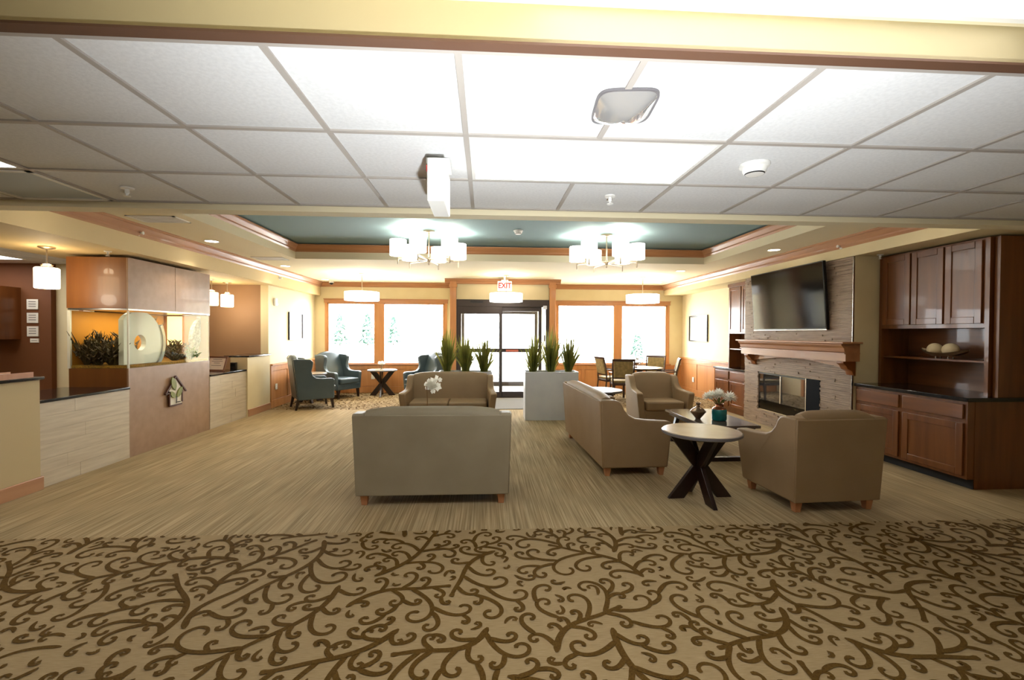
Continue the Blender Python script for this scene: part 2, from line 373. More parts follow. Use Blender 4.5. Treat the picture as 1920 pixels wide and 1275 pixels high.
crown('x', TY1, -1, TX0, TX1, ZTEAL - .02, .95); crown('x', TY0, 1, TX0, TX1, ZTEAL - .02, .95)
crown('x', YB, -1, XL, -.81, ZC, .95); crown('x', YB, -1, 1.66, XR, ZC, .95)
crown('x', YE, -1, -.95, 1.80, ZC, .95); crown('y', -.81, -1, YE, YB, ZC, .95); crown('y', 1.66, 1, YE, YB, ZC, .95)
# soffits and office ceiling
struct(B(-5.45, XL, 3.47, YB, 2.48, 2.95).build('soffit_left', mat('soffit_paint', C(220, 196, 146), .7)), 'cream soffit above the reception counter')
struct(B(XR, 5.9, 3.47, YB, 2.56, 2.95).build('soffit_right', M['cream']), 'cream soffit above the fireplace wall')
of = struct(B(-12, -5.45, 3.47, 9.6, 2.56, 2.66).build('ceiling_office', M['white']), 'white tiled ceiling of the office behind reception')
for i in range(7):
    for j in range(6):
        t = tile_me.copy(); COL.objects.link(t); t.parent = of; t.location = (-5.8 - i * .61, 3.9 + j * .61, 2.54)
# ------------------------------------------------------------------ walls
m_ = MB()
for a in ((WL, -4.06, 0, ZC), (-.99, -.81, 0, ZC), (1.66, 1.84, 0, ZC), (4.88, WR, 0, ZC), (-4.06, -.99, 0, .72), (-4.06, -.99, 2.32, ZC), (1.84, 4.88, 0, .72), (1.84, 4.88, 2.32, ZC), (-2.80, -2.62, .72, 2.32), (3.43, 3.58, .72, 2.32)):
    m_.box(a[0], a[1], YB, YB + .15, a[2], a[3])
struct(m_.build('wall_back', M['cream']), 'cream window wall at the far end')
struct(B(WL - .15, WL, 9.45, YB + .15, 0, 2.5).build('wall_left', M['cream_lt']), 'pale wall behind the blue wing chairs')
m_ = MB(); m_.box(WR, WR + .15, 8.0, YB + .15, 0, 2.6)
struct(m_.build('wall_right', M['cream_lt']), 'pale wall behind the dining table')
struct(B(5.5, 5.65, -3, 5.75, 0, 2.9).build('wall_right_near', M['cream']))
struct(B(-12, WL - .15, 9.45, 9.6, 0, 2.6).build('wall_reception', M['tan']), 'tan wall at the end of the reception counter')
struct(B(-12, -6.43, 7.2, 7.35, 0, 2.56).build('wall_office', M['brown']), 'dark brown office wall with notices')
struct(B(-6.43, -5.98, 7.28, 7.4, 0, 2.56).build('wall_office_side', M['cream']))
struct(B(-6.02, -5.96, 7.18, 7.3, 0, 2.3).build('trim_40', M['trim']), 'narrow orange wood door casing behind reception')
struct(B(-12.1, -12, -3, 9.6, 0, 2.9).build('wall_office_far', M['cream']))
struct(B(-12, 5.65, -3.1, -3, 0, 2.9).build('wall_front', M['cream_lt']))
# entry bay
m_ = MB(); m_.box(-.81, 1.66, YE + .05, YE + .2, 2.33, ZC).box(-.81, -.68, YE, YB, 0, 2.8).box(1.53, 1.66, YE, YB, 0, 2.8)
bay = struct(m_.build('wall_entry', M['cream']), 'cream entry bay around the sliding doors')
for x0 in (-.83, 1.53):
    p = struct(B(x0, x0 + .15, YE - .03, YE + .08, 0, 2.76).build('trim_%d' % tn[0], M['maple'], bevel=.006), 'maple pilaster beside the entrance'); tn[0] += 1
    B(x0 - .012, x0 + .162, YE - .045, YE, 0, .2).build('plinth', M['maple'], p); B(x0 - .02, x0 + .17, YE - .05, YE, 2.62, 2.70).build('capital', M['maple'], p)
# vestibule
m_ = MB(); m_.box(-.83, -.68, YB, 13.6, 0, 2.9).box(1.53, 1.68, YB, 13.6, 0, 2.9)
struct(m_.build('wall_vestibule', M['cream_lt'])); struct(B(-.83, 1.68, YE + .2, 13.7, 2.6, 2.7).build('ceiling_vestibule', M['white']))
struct(B(-.7, 1.55, YB, 13.7, -.1, .0).build('floor_vestibule', M['mat']))
struct(B(-80, 80, YB + .2, 140, -.25, -.12).build('ground_outside', M['ground']), 'bright paved ground outside the windows')

# windows
wn = [1]
def window(x0, x1, z0, z1):
    r = struct(MB().box(x0 - .03, x0 + .03, YB - .005, YB + .1, z0, z1).box(x1 - .03, x1 + .03, YB - .005, YB + .1, z0, z1).box(x0, x1, YB - .005, YB + .1, z1 - .03, z1 + .03).box(x0, x1, YB - .005, YB + .1, z0 - .03, z0 + .03).build('window_%d' % wn[0], M['maple']), 'maple framed picture window'); wn[0] += 1
    B(x0 + .03, x1 - .03, YB + .04, YB + .052, z0 + .03, z1 - .03).build('pane', M['glass'], r)
for a in ((-4.01, -2.81), (-2.61, -1.06), (1.90, 3.42), (3.59, 4.82)): window(a[0], a[1], .74, 2.30)
def casing(x0, xm0, xm1, x1):
    m_ = MB().box(x0, x0 + .06, YB - .02, YB, .74, 2.30).box(x1 - .06, x1, YB - .02, YB, .74, 2.30).box(xm0, xm1, YB - .02, YB, .74, 2.30)
    o = struct(m_.build('trim_%d' % tn[0], M['maple'], bevel=.004), 'maple casing around a pair of windows'); tn[0] += 1
    B(x0 - .02, x1 + .02, YB - .03, YB, 2.30, 2.385).build('head_casing', M['trim'], o, bevel=.004); B(x0 - .03, x1 + .03, YB - .045, YB, 2.385, 2.405).build('cap', M['trim'], o)
    B(x0 - .04, x1 + .04, YB - .06, YB, .715, .745).build('sill', M['trim'], o, bevel=.004)
casing(-4.07, -2.83, -2.59, -.98); casing(1.83, 3.40, 3.61, 4.89)
# wainscot: backing, rails, stiles, panels
def wains(fx, L, h, n, label, rail=True):
    base = struct(MB().hexa([fx(0, 0, 0), fx(L, 0, 0), fx(L, .012, 0), fx(0, .012, 0)], [fx(0, 0, h), fx(L, 0, h), fx(L, .012, h), fx(0, .012, h)]).build('trim_%d' % tn[0], M['maple']), label); tn[0] += 1
    def pc(name, a0, a1, z0, z1, t0, t1, bev=.003):
        MB().hexa([fx(a0, t0, z0), fx(a1, t0, z0), fx(a1, t1, z0), fx(a0, t1, z0)], [fx(a0, t0, z1), fx(a1, t0, z1), fx(a1, t1, z1), fx(a0, t1, z1)]).build(name, M['maple'], base, bevel=bev)
    if L <= 0: return
    pc('rail', 0, L, 0, .16, .01, .034); pc('rail', 0, L, h - .11, h, .01, .03)
    if rail: pc('chair_rail', -.005, L, h, h + .035, 0, .06)
    step = L / n
    for k in range(n + 1):
        a = min(max(k * step - .045, 0), L - .09); pc('stile', a, a + .09, .16, h - .11, .01, .03)
    for k in range(n): pc('panel', k * step + .05, (k + 1) * step - .05, .165, h - .115, .008, .019)
wains(lambda a, t, z: (WL + a, YB - t, z), -.83 - WL, .71, 4, 'maple wainscot under the left pair of windows', False)
wains(lambda a, t, z: (1.68 + a, YB - t, z), WR - 1.68, .71, 4, 'maple wainscot under the right pair of windows', False)
wains(lambda a, t, z: (WL + t, 9.5 + a, z), YB - 9.5, .86, 3, 'maple wainscot on the wall beside the wing chairs')
wains(lambda a, t, z: (WR - t, 9.32 + a, z), YB - 9.32, .90, 3, 'maple wainscot on the wall beside the dining table')
# ------------------------------------------------------------------ entrance doors
d = struct(MB().box(-.68, 1.53, YE + .02, YE + .14, 2.17, 2.34).box(-.68, -.62, YE + .02, YE + .14, 0, 2.17).box(1.45, 1.53, YE + .02, YE + .14, 0, 2.17).build('door_1', M['bronze'], bevel=.004), 'dark bronze automatic sliding entrance doors')
def leaf(name, x0, x1, y, st=.07, top=.12, bot=.14, mid=1.13):
    l = MB().box(x0, x0 + st, y, y + .045, .01, 2.17).box(x1 - st, x1, y, y + .045, .01, 2.17).box(x0 + st, x1 - st, y, y + .045, 2.17 - top, 2.17).box(x0 + st, x1 - st, y, y + .045, .01, bot).box(x0 + st, x1 - st, y, y + .045, mid - .045, mid + .045).build(name, M['bronze'], d, bevel=.003)
    B(x0 + st, x1 - st, y + .018, y + .026, bot, mid - .045).build('pane', M['glass'], l); B(x0 + st, x1 - st, y + .018, y + .026, mid + .045, 2.17 - top).build('pane', M['glass'], l)
    return l
leaf('sidelight', -.62, .40, YE + .03, .055, .17); leaf('door_leaf', .34, 1.36, YE + .085, .075, .10)
B(.50, .80, YE + .075, YE + .084, 1.10, 1.15).build('red_sticker', mat('red_sticker_paint', C(206, 110, 84), .6), d)
B(-.35, -.05, YE + .005, YE + .02, 2.26, 2.30).build('motion_sensor', M['black'], d); B(1.38, 1.47, YE - .02, YE + .03, 2.12, 2.2).build('door_contact', M['steel'], d)
B(1.40, 1.44, YE - .01, YE + .03, 1.35, 1.5).build('push_button', M['steel'], d)
B(-.62, 1.45, YE + .03, YE + .14, 0, .012).build('threshold', M['bronze'], d)
d2 = struct(MB().box(-.68, -.60, 13.4, 13.5, 0, 2.3).box(1.45, 1.53, 13.4, 13.5, 0, 2.3).box(-.6, 1.45, 13.4, 13.5, 2.1, 2.3).box(.40, .48, 13.4, 13.5, 0, 2.1).box(-.6, 1.45, 13.42, 13.48, 0, .12).build('door_2', M['bronze']), 'outer doors of the entrance vestibule')
B(-.6, 1.45, 13.44, 13.45, .12, 2.1).build('pane', M['glass'], d2)
# ------------------------------------------------------------------ reception counter
def panel_piece(name, label, y0, y1, z1, x0, m, cat='counter'):
    t = thing(name, label, cat, (x0, (y0 + y1) / 2, 0)); L = (y1 - y0) / 2
    return t, L
t, L = panel_piece('half_wall', 'cream half wall with black cap and wood base at the left edge', 3.7, 4.69, 1.08, -4.30, None, 'half wall')
B(-.16, 0, -L, L, 0, 1.07).build('body', mat('tan_cream_paint', C(196, 174, 130), .7), t); B(-.24, .03, -L - .02, L + .02, 1.07, 1.10).build('cap', M['granite'], t, bevel=.006); B(0, .018, -L, L + .018, 0, .13).build('baseboard', M['trimy'], t, bevel=.005); B(-.16, 0, L, L + .016, 0, .13).build('baseboard', M['trim'], t)
for y0, y1, lab in ((4.69, 5.84, 'low reception counter with pale plank front and black top, nearest the half wall'), (7.48, 8.58, 'low reception counter with pale plank front carrying the framed certificate')):
    t, L = panel_piece('reception_counter', lab, y0, y1, .86, CX, None)
    B(-.12, 0, -L, L, 0, .835).build('front_core', M['travertine'], t); B(-.75, .02, -L, L, .835, .865).build('countertop', M['granite'], t, bevel=.005)
    hs = [0, .14, .28, .42, .56, .70, .835]
    for a, b in zip(hs[:-1], hs[1:]):
        s = rnd.uniform(-.3, .3)
        for c0, c1 in ((-L, s), (s, L)): B(0, .005 + rnd.random() * .003, c0 + .001, c1 - .001, a + .001, b - .001).build('plank', M['travertine'], t)
t, L = panel_piece('half_wall', 'cream half wall with black cap beside the tan reception wall', 8.58, 9.45, 1.1, -4.30, None, 'half wall')
B(-.3, 0, -L, L, 0, 1.08).build('body', M['cream'], t); B(-.42, .03, -L, L, 1.08, 1.11).build('cap', M['granite'], t, bevel=.006); B(0, .018, -L, L, 0, .13).build('baseboard', M['trimy'], t, bevel=.005)
# aquarium
AY0, AY1, AX = 5.84, 7.48, -5.02
t = thing('aquarium_stand', 'flat maple cabinet under the aquarium carrying the house emblem', 'cabinet', (CX, (AY0 + AY1) / 2, 0)); L = (AY1 - AY0) / 2; WX = AX - CX
B(WX, -.02, -L, L, 0, 1.09).build('body', M['maple_or'], t); B(-.02, .0, -L, L, 0, 1.09).build('front_panel', M['maple_fl'], t)
t = thing('aquarium_hood', 'flat maple cabinet with two doors above the aquarium', 'cabinet', (CX, (AY0 + AY1) / 2, 1.80))
B(WX - .02, -.02, -L, L + .02, .02, .64).build('body', M['maple_or'], t)
for a, b in ((-L, .03), (.036, L + .02)): B(-.02, .0, a, b, 0, .64).build('door', M['maple_fl'], t, bevel=.002)
B(WX - .0, .006, -L - .006, L, .0, .018).build('light_rail', M['steel'], t)
light('aquarium_lamp', 'AREA', (CX - .33, 6.66, 1.79), 6, (1, .88, .64), shape='RECTANGLE', size=.4, size_y=1.4)
t = thing('aquarium', 'large glass aquarium with amber light and dark plants on the reception counter', 'aquarium', (CX, (AY0 + AY1) / 2, 1.09))
gg = MB().box(-.012, 0, -L, L, 0, .70).build('pane', M['tankglass'], t, ); B(WX, -.012, -L, -L + .012, 0, .70).build('pane', M['tankglass'], t)
B(WX, -.012, L - .012, L, 0, .70).build('end_panel', mat('amber_brown_panel', C(168, 100, 24), .6), t)
B(WX, WX + .01, -L + .012, L, 0, .70).build('backdrop', M['amber'], t)
B(-.62, -.40, L - .022, L - .013, .24, .69).build('lamp_glow_panel', M['glowpanel'], t)  # added glow, stands in for the office lamp seen through the tank
B(WX + .02, -.013, -L + .013, L - .013, .002, .035).build('gravel', M['gravel'], t)
B(-.014, .003, -L - .003, -L + .014, 0, .70).build('corner_strip', M['ring'], t); B(WX - .012, WX + .02, -L - .004, -L + .02, 0, .70).build('corner_strip', M['ring'], t)
def ring_disc(name, label, y, z, r0, r1, x, m, rim=None, ang=(0, 2 * PI)):
    n = 40; mb = MB(); rg = []
    for k in range(n + 1):
        a = ang[0] + (ang[1] - ang[0]) * k / n; c, s = math.cos(a), math.sin(a); zc = lambda r: max(1.13, min(1.785, z + r * s))
        yc = lambda r: max(AY0 + .02, min(AY1 - .02, y + r * c))
        rg.append([(x, yc(r0), zc(r0)), (x, yc(r1), zc(r1)), (x - .06, yc(r1), zc(r1)), (x - .06, yc(r0), zc(r0))])
    mb.loft(rg, cap=False); o = mb.build(name, m, None, smooth=True); return tag(o, label, 'ornament')
ring_disc('ring_ornament', 'white acrylic ring standing inside the front of the aquarium', 6.13, 1.40, .10, .40, -4.40, M['ring'])
rr = ring_disc('ring_ornament', 'chrome rim hoop around the white ring inside the aquarium', 6.13, 1.40, .405, .45, -4.385, M['chrome'], ang=(-1.15, .55))
ring_disc('arch_ornament', 'grey relief stone arch inside the far end of the aquarium', 7.62, 1.42, .02, .36, -4.45, M['greystone'], ang=(PI * .5, PI * 1.25))
def water_plant(x, y, h, n, label, m):
    mb = MB(); r = random.Random(int(x * 991 + y * 37 + h * 100))
    for k in range(n):
        a = r.uniform(0, 2 * PI); sp = r.uniform(.01, .11); hh = h * r.uniform(.45, 1)
        p0 = (x + .02 * math.cos(a), y + .02 * math.sin(a), 1.125); p1 = (x + sp * math.cos(a), y + sp * math.sin(a), 1.125 + hh * .6); p2 = (x + sp * 1.7 * math.cos(a + .4), y + sp * 1.7 * math.sin(a + .4), 1.125 + hh)
        mb.tube([p0, p1, p2], [.006, .012, .002], 4)
        for q in range(3):
            z = 1.125 + hh * r.uniform(.3, .95); cx = x + sp * 1.2 * math.cos(a); cy = y + sp * 1.2 * math.sin(a); b = r.uniform(0, 2 * PI)
            mb.tube([(cx, cy, z), (cx + .05 * math.cos(b), cy + .05 * math.sin(b), z + .05)], [.012, .001], 4)
    tag(mb.build('water_plant', m), label, 'plant', 'aquarium plants')
wp = [(-4.95, 6.12, .36, 'dark plant against the amber backdrop at the left of the aquarium'), (-4.93, 6.62, .24, 'low dark plant along the amber backdrop behind the ring'), (-4.72, 6.28, .30, 'dark plant behind the lower half of the white ring'), (-4.62, 7.28, .26, 'brown bushy plant below the added glow panel'), (-4.86, 7.1, .30, 'dark plant at the back of the aquarium near its far end'), (-4.74, 5.92, .26, 'short dark plant close to the near aquarium pane'), (-4.80, 6.02, .44, 'bushy dark plant by the near end pane of the aquarium'), (-4.62, 5.96, .22, 'low dark plant near the aquarium corner, left of the ring'), (-4.86, 6.40, .34, 'dark plant seen through the hole of the white aquarium ring'), (-4.55, 5.93, .40, 'spiky dark plant just left of the aquarium corner strip'), (-4.70, 6.75, .62, 'tall dark plant reaching the top of the aquarium'), (-4.55, 7.05, .30, 'spiky plant in front of the added glow panel'), (-4.45, 6.85, .18, 'low brown plant on the gravel left of the added glow panel'), (-4.42, 7.15, .18, 'small green plant on the aquarium gravel beside the stone arch'), (-4.90, 5.95, .42, 'dark plant in the back corner of the aquarium')]
for i, (x, y, h, lab) in enumerate(wp): water_plant(x, y, h, 30 if h > .2 else 14, lab, M['stem'] if 'green' in lab else M['darkplant'])
# house emblem
t = thing('house_emblem', 'white house shaped emblem with brown outline and green leaves', 'emblem', (CX, 6.655, .52)); hx = .028
prof = [(-.13, 0), (.13, 0), (.13, .21), (0, .36), (-.13, .21)]
MB().prism(prof, 'x', .002, .02).build('backing', M['paper'], t)
o_ = MB()
def seg(a, b, wd=.018): o_.bar((.02, a[0], a[1]), (.02, b[0], b[1]), wd, .024, side=(0, a[1] - b[1], b[0] - a[0]))
for a, b in (((-.13, 0), (.12, 0)), ((-.13, 0), (-.13, .2)), ((.13, .03), (.13, .2)), ((-.21, .17), (0, .40)), ((0, .40), (.22, .17)), ((-.21, .17), (-.10, .18))): seg(a, b)
o_.build('outline', mat('emblem_brown', C(84, 44, 24), .5), t)
def leafm(cy, cz, ln, wd, ang):
    p = [(cy + math.cos(ang) * ln * (u - .5) - math.sin(ang) * wd * v, cz + math.sin(ang) * ln * (u - .5) + math.cos(ang) * wd * v) for u, v in ((0, 0), (.2, .35), (.5, .5), (.8, .35), (1, 0), (.8, -.35), (.5, -.5), (.2, -.35))]
    MB().prism(p, 'x', .021, .036).build('leaf', mat('emblem_green', C(128, 132, 58), .5), t)
leafm(-.05, .30, .20, .10, 1.9); leafm(.07, .17, .18, .08, .9); leafm(-.07, .15, .14, .07, 2.4)
o_ = MB(); o_.tube([(.03, 0, .02), (.03, .01, .08), (.03, .0, .12)], .006, 6).lathe([(.001, 0), (.03, .004), (.03, .012), (.001, .014)], (.03, .04, .03), 10); o_.build('sprig', mat('emblem_grey', C(96, 88, 80), .5), t)
# things on the counter
t = thing('certificate_frame', 'dark framed certificate leaning back on the counter', 'picture frame', (-4.66, 8.2, .865), -.25)
tl = -.35
def lean(x0, x1, z0, z1, y0, y1): return MB().hexa([(x0, y0 - tl * z0, z0), (x1, y0 - tl * z0, z0), (x1, y1 - tl * z0, z0), (x0, y1 - tl * z0, z0)], [(x0, y0 - tl * z1, z1), (x1, y0 - tl * z1, z1), (x1, y1 - tl * z1, z1), (x0, y1 - tl * z1, z1)])
for a in ((-.19, .19, 0, .025), (-.19, .19, .225, .25), (-.19, -.165, .025, .225), (.165, .19, .025, .225)): lean(*a, -.01, .012).build('frame_rail', M['cherry'], t)
lean(-.165, .165, .025, .225, -.002, .008).build('certificate', M['paper'], t)
for z, wd in ((.19, .09), (.16, .11), (.13, .06), (.09, .1)): lean(-wd, wd, z, z + .008, -.0035, -.002).build('text_line', M['print'], t)
t = thing('card_terminal', 'small black box standing on the counter beside the half wall', 'device', (-4.50, 8.5, .865)); B(-.05, .05, -.03, .03, 0, .13).build('body', M['black'], t, bevel=.008); B(-.04, .04, -.034, -.03, .06, .115).build('screen', M['screen'], t)
t = thing('document_tray', 'wooden document tray lying on the near half wall', 'tray', (-4.40, 4.40, 1.10)); B(-.11, .11, -.22, .22, 0, .012).build('tray_base', M['oak'], t); B(-.11, -.095, -.22, .22, .012, .05).build('side_rail', M['oak'], t); B(.095, .11, -.22, .22, .012, .05).build('side_rail', M['oak'], t); B(-.09, .09, -.2, .2, .012, .035).build('paper_stack', M['paper'], t)
# office details
t = thing('wall_cabinet', 'dark cherry wall cabinet in the office at the left edge', 'cabinet', (-7.5, 7.2, 1.42)); B(-.7, .65, -.35, -.0, 0, .76).build('body', M['cherry'], t); B(-.66, -.02, -.37, -.35, .02, .74).build('door', M['cherryy'], t, bevel=.006); B(.0, .63, -.37, -.35, .02, .74).build('door', M['cherryy'], t, bevel=.006)
for k, (z, lab) in enumerate(((1.86, 'top'), (1.66, 'middle'), (1.46, 'lowest'))):
    t = thing('wall_notice', '%s of the three cream notices on the brown office wall' % lab, 'notice', (-6.68, 7.2, z)); B(-.08, .08, -.015, 0, 0, .15).build('board', M['paper'], t, bevel=.003)
    for q in range(3): B(-.05, .05, -.018, -.015, .04 + q * .035, .05 + q * .035).build('text_line', M['print'], t)
t = thing('notice_card', 'small cream card below the three office notices', 'notice', (-6.66, 7.2, 1.37)); B(-.06, .06, -.01, 0, 0, .06).build('card', M['paper'], t); B(-.04, .04, -.012, -.01, .025, .032).build('text_line', M['print'], t)
def wall_plate(loc, rz, label, cat='switch', slots=2):
    t = thing('switch_plate' if cat == 'switch' else 'outlet_plate', label, cat, loc, rz); B(-.045, .045, -.008, 0, -.06, .06).build('plate', M['plastic'], t, bevel=.003)
    for q in range(slots): B(-.017, .017, -.012, -.008, (-.042, .008)[q], (-.008, .042)[q]).build('socket' if cat == 'outlet' else 'rocker', M['white'], t)
wall_plate((-6.12, 7.28, 1.25), 0, 'white light switch on the cream wall behind reception')
wall_plate((-6.12, 7.28, .60), 0, 'white outlet low on the cream wall behind reception', 'outlet')
wall_plate((-2.86, YB - .03, .41), 0, 'white outlet on the wainscot beside the window table', 'outlet')
wall_plate((WR - .03, 11.21, .40), -PI / 2, 'white outlet on the wainscot near the dining table', 'outlet')
wall_plate((WL + .03, 9.72, .42), PI / 2, 'white outlet on the wainscot behind the nearest wing chair', 'outlet')
t = thing('strobe_alarm', 'small white strobe alarm high on the left wall', 'alarm', (WL, 9.73, 2.16), PI / 2); B(-.06, .06, -.04, 0, -.08, .08).build('housing', M['plastic'], t, bevel=.01); B(-.025, .025, -.06, -.04, -.05, .05).build('lens', M['glass'], t)
def picture(loc, rz, label, wd, ht):
    t = thing('picture_frame', label, 'picture', loc, rz)
    for a in ((-wd, wd, -ht, -ht + .03), (-wd, wd, ht - .03, ht), (-wd, -wd + .03, -ht + .03, ht - .03), (wd - .03, wd, -ht + .03, ht - .03)): B(a[0], a[1], -.035, 0, a[2], a[3]).build('frame_rail', M['black'], t)
    B(-wd + .03, wd - .03, -.015, 0, -ht + .03, ht - .03).build('mat_board', M['paper'], t); B(-wd + .03, wd - .03, -.022, -.018, -ht + .03, ht - .03).build('glazing', M['glass'], t)
    B(-wd * .6, wd * .6, -.0165, -.015, -ht * .6, ht * .6).build('print', mat('glare_pale_print', C(214, 226, 228), .6, c2=C(236, 238, 232), scale=6), t)  # print coloured pale to carry the glare on the picture
picture((WL, 10.75, 1.68), PI / 2, 'black framed picture on the left wall above the wing chairs', .38, .31)
picture((WR, 11.0, 1.68), -PI / 2, 'black framed picture on the right wall above the wainscot', .48, .32)
# ------------------------------------------------------------------ fireplace wall
FX, FY0, FY1 = 4.76, 5.68, 8.14
m_ = MB(); m_.box(FX + .012, 5.5, FY0, 6.24, 0, 2.6).box(FX + .012, 5.5, 7.72, FY1, 0, 2.6).box(FX + .012, 5.5, 6.24, 7.72, .89, 2.6).box(FX + .012, 5.5, 6.24, 7.72, 0, .26).box(FX + .25, 5.5, 6.24, 7.72, .26, .89)
cb = struct(m_.build('wall_fireplace', M['cream']), 'chimney breast faced with thin taupe stone strips')
sb = MB(); z = 0.0
while z < 2.55:
    hh = rnd.choice((.018, .022, .026, .03)); y = FY0
    while y < FY1 - .001:
        l = min(rnd.uniform(.25, .6), FY1 - y); 
        if FY1 - (y + l) < .08: l = FY1 - y
        segs = [(y, y + l)]
        if z + hh > .26 and z < .89: segs = [(a, b) for a, b in ((y, min(y + l, 6.24)), (max(y, 7.72), y + l)) if b - a > .005]
        for a, b in segs: sb.box(FX - rnd.choice((0, .004, .008, .013)), FX + .02, a + .001, b - .001, z + .0012, min(z + hh, 2.555) - .0012)
        y += l
    z += hh
s_ = sb.build('stone_strips', M['stone'], cb); s_['kind'] = 'stuff'
B(FX - .01, FX + .012, FY0 - .008, FY0, 0, 2.56).build('metal_edge', M['steel'], cb)
t = thing('fireplace_insert', 'black fireplace insert with mirror-like glass front', 'fireplace', (FX, 6.98, .26)); a = .74
B(-.008, .24, -a, -a + .28, 0, .63).build('black_panel', mat('matte_black_steel', C(6, 6, 6), .7, spec=.08), t); B(.01, .24, -a + .28, a, 0, .16).build('lower_panel', M['screen'], t); B(.012, .03, -a + .28, a, .16, .63).build('glass_front', M['fireglass'], t)
B(-.006, .02, -a + .27, -a + .30, 0, .63).build('trim_bar', M['steel'], t); B(.004, .03, .14, .17, .16, .63).build('trim_bar', M['steel'], t); B(-.003, .03, -a, a, .605, .63).build('top_trim', M['black'], t)
t = thing('mantel_shelf', 'carved maple mantel shelf with corbels below the television', 'mantel', (FX, 6.75, 1.2)); a = 1.19
mw = wood('mantel_maple', C(176, 124, 84), C(160, 106, 68), 'y', .35); mw2 = wood('mantel_end', C(150, 88, 40), C(136, 76, 32), 'z', .35)
B(-.27, 0, -a - .05, a + .05, .225, .25).build('top_board', mw, t, bevel=.006); MB().prism([(0, .225), (-.25, .225), (-.245, .20), (-.215, .17), (-.205, .12), (-.19, .11), (-.19, .0), (0, .0)], 'y', -a, a).build('shelf_body', mw, t)
B(-.212, 0, -a - .006, a + .006, .095, .11).build('moulding', mw, t)
for sgn in (-1, 1):
    y = sgn * (a - .12); MB().prism([(0, 0), (-.17, 0), (-.17, -.03), (-.13, -.06), (-.11, -.10), (-.05, -.13), (-.03, -.18), (0, -.19)], 'y', y - .06, y + .06).build('corbel', mw2, t, bevel=.005)
ap = [(-a + .18, 0), (-a + .18, -.10)] + [(-a + .18 + (2 * a - .36) * k / 16, -.10 + .08 * math.sin(PI * k / 16)) for k in range(1, 16)] + [(a - .18, -.10), (a - .18, 0)]
MB().prism(ap, 'x', -.05, 0).build('arched_apron', mw, t)
# television
t = thing('television', 'large black wall television tilted down above the mantel', 'television', (FX - .04, 6.93, 2.09)); t.rotation_euler = (0, -.075, 0)
B(-.045, 0, -.86, .86, -.48, .48).build('body', M['black'], t, bevel=.008); B(-.0475, -.045, -.845, .845, -.455, .465).build('screen', M['screen'], t); B(0, .05, -.25, .25, -.2, .2).build('wall_mount', M['black'], t); B(-.049, -.045, -.86, .86, -.482, -.472).build('chin_strip', M['steel'], t); B(-.05, -.047, -.03, .03, -.477, -.469).build('badge', M['steel'], t)

# cabinet door with raised panel: faces -X
def shaker(parent, name, x, y0, y1, z0, z1, fr=.06):
    r = MB().box(x - .02, x, y0, y0 + fr, z0, z1).box(x - .02, x, y1 - fr, y1, z0, z1).box(x - .02, x, y0 + fr, y1 - fr, z0, z0 + fr).box(x - .02, x, y0 + fr, y1 - fr, z1 - fr, z1).build(name, M['cherry'], parent, bevel=.004)
    B(x - .01, x, y0 + fr - .002, y1 - fr + .002, z0 + fr - .002, z1 - fr + .002).build('panel', M['cherry'], r)
def slab(parent, name, x, y0, y1, z0, z1): B(x - .02, x, y0, y1, z0, z1).build(name, M['cherryy'], parent, bevel=.006)
HX, HY0, HY1 = 4.80, 4.28, 5.66
t = thing('base_cabinet', 'dark cherry base cabinet with two drawers under the black counter at right', 'cabinet', (HX, HY0, 0)); L = HY1 - HY0
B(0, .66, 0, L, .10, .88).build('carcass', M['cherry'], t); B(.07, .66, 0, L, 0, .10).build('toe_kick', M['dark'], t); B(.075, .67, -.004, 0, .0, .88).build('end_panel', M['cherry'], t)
for a, b in ((.03, .70), (.75, L - .03)): slab(t, 'drawer', 0, a, b, .70, .85); shaker(t, 'door', 0, a, b, .13, .66, .07)
tag(B(HX - .035, 5.5, HY0 - .03, HY1, .88, .92).build('countertop', M['granite'], bevel=.006), 'black granite countertop on the right cherry cabinet', 'countertop')
t = thing('hutch_cabinet', 'tall dark cherry hutch with three doors and open niche at right', 'cabinet', (5.10, 4.36, .92)); L = 5.66 - 4.36
B(.0, .40, 0, .04, 0, 1.62).build('side_panel', M['cherry'], t); B(0, .40, L - .04, L, 0, 1.62).build('side_panel', M['cherry'], t); B(.37, .40, .04, L - .04, 0, 1.62).build('back_panel', M['cherryy'], t)
B(0, .37, .04, L - .04, .70, 1.62).build('upper_carcass', M['cherry'], t); B(.03, .37, .04, L - .04, .335, .355).build('shelf', M['cherryy'], t)
for k in range(3): w_ = (L - .1) / 3; shaker(t, 'door', 0, .05 + k * w_ + .01, .05 + (k + 1) * w_ - .01, .745, 1.60, .07)
t = thing('tall_panel', 'dark cherry tall end panel at the right edge above the counter', 'panel', (5.14, 4.30, .92)); B(0, .36, 0, .05, 0, 1.62).build('panel', M['cherry'], t)
t = thing('pewter_bowl', 'long pewter boat bowl on feet on the hutch shelf', 'bowl', (5.22, 4.92, 1.276)); rg = []
for k in range(13):
    u = -1 + k / 6; hw = .085 * math.sqrt(max(0, 1 - u * u)) + .004; zz = .045 + .05 * abs(u) ** 2.2; rg.append([(-hw, u * .27, zz + .02), (-hw * .6, u * .27, zz - .02 * (1 - u * u)), (hw * .6, u * .27, zz - .02 * (1 - u * u)), (hw, u * .27, zz + .02), (hw * .85, u * .27, zz + .018), (hw * .4, u * .27, zz - .012 * (1 - u * u)), (-hw * .4, u * .27, zz - .012 * (1 - u * u)), (-hw * .85, u * .27, zz + .018)])
MB().loft(rg).build('dish', M['pbowl'], t, smooth=True)
for y in (-.07, .07):
    for x in (-.03, .03): MB().lathe([(.008, 0), (.005, .02), (.008, .035)], (x, y, 0), 8).build('foot', M['steel'], t)
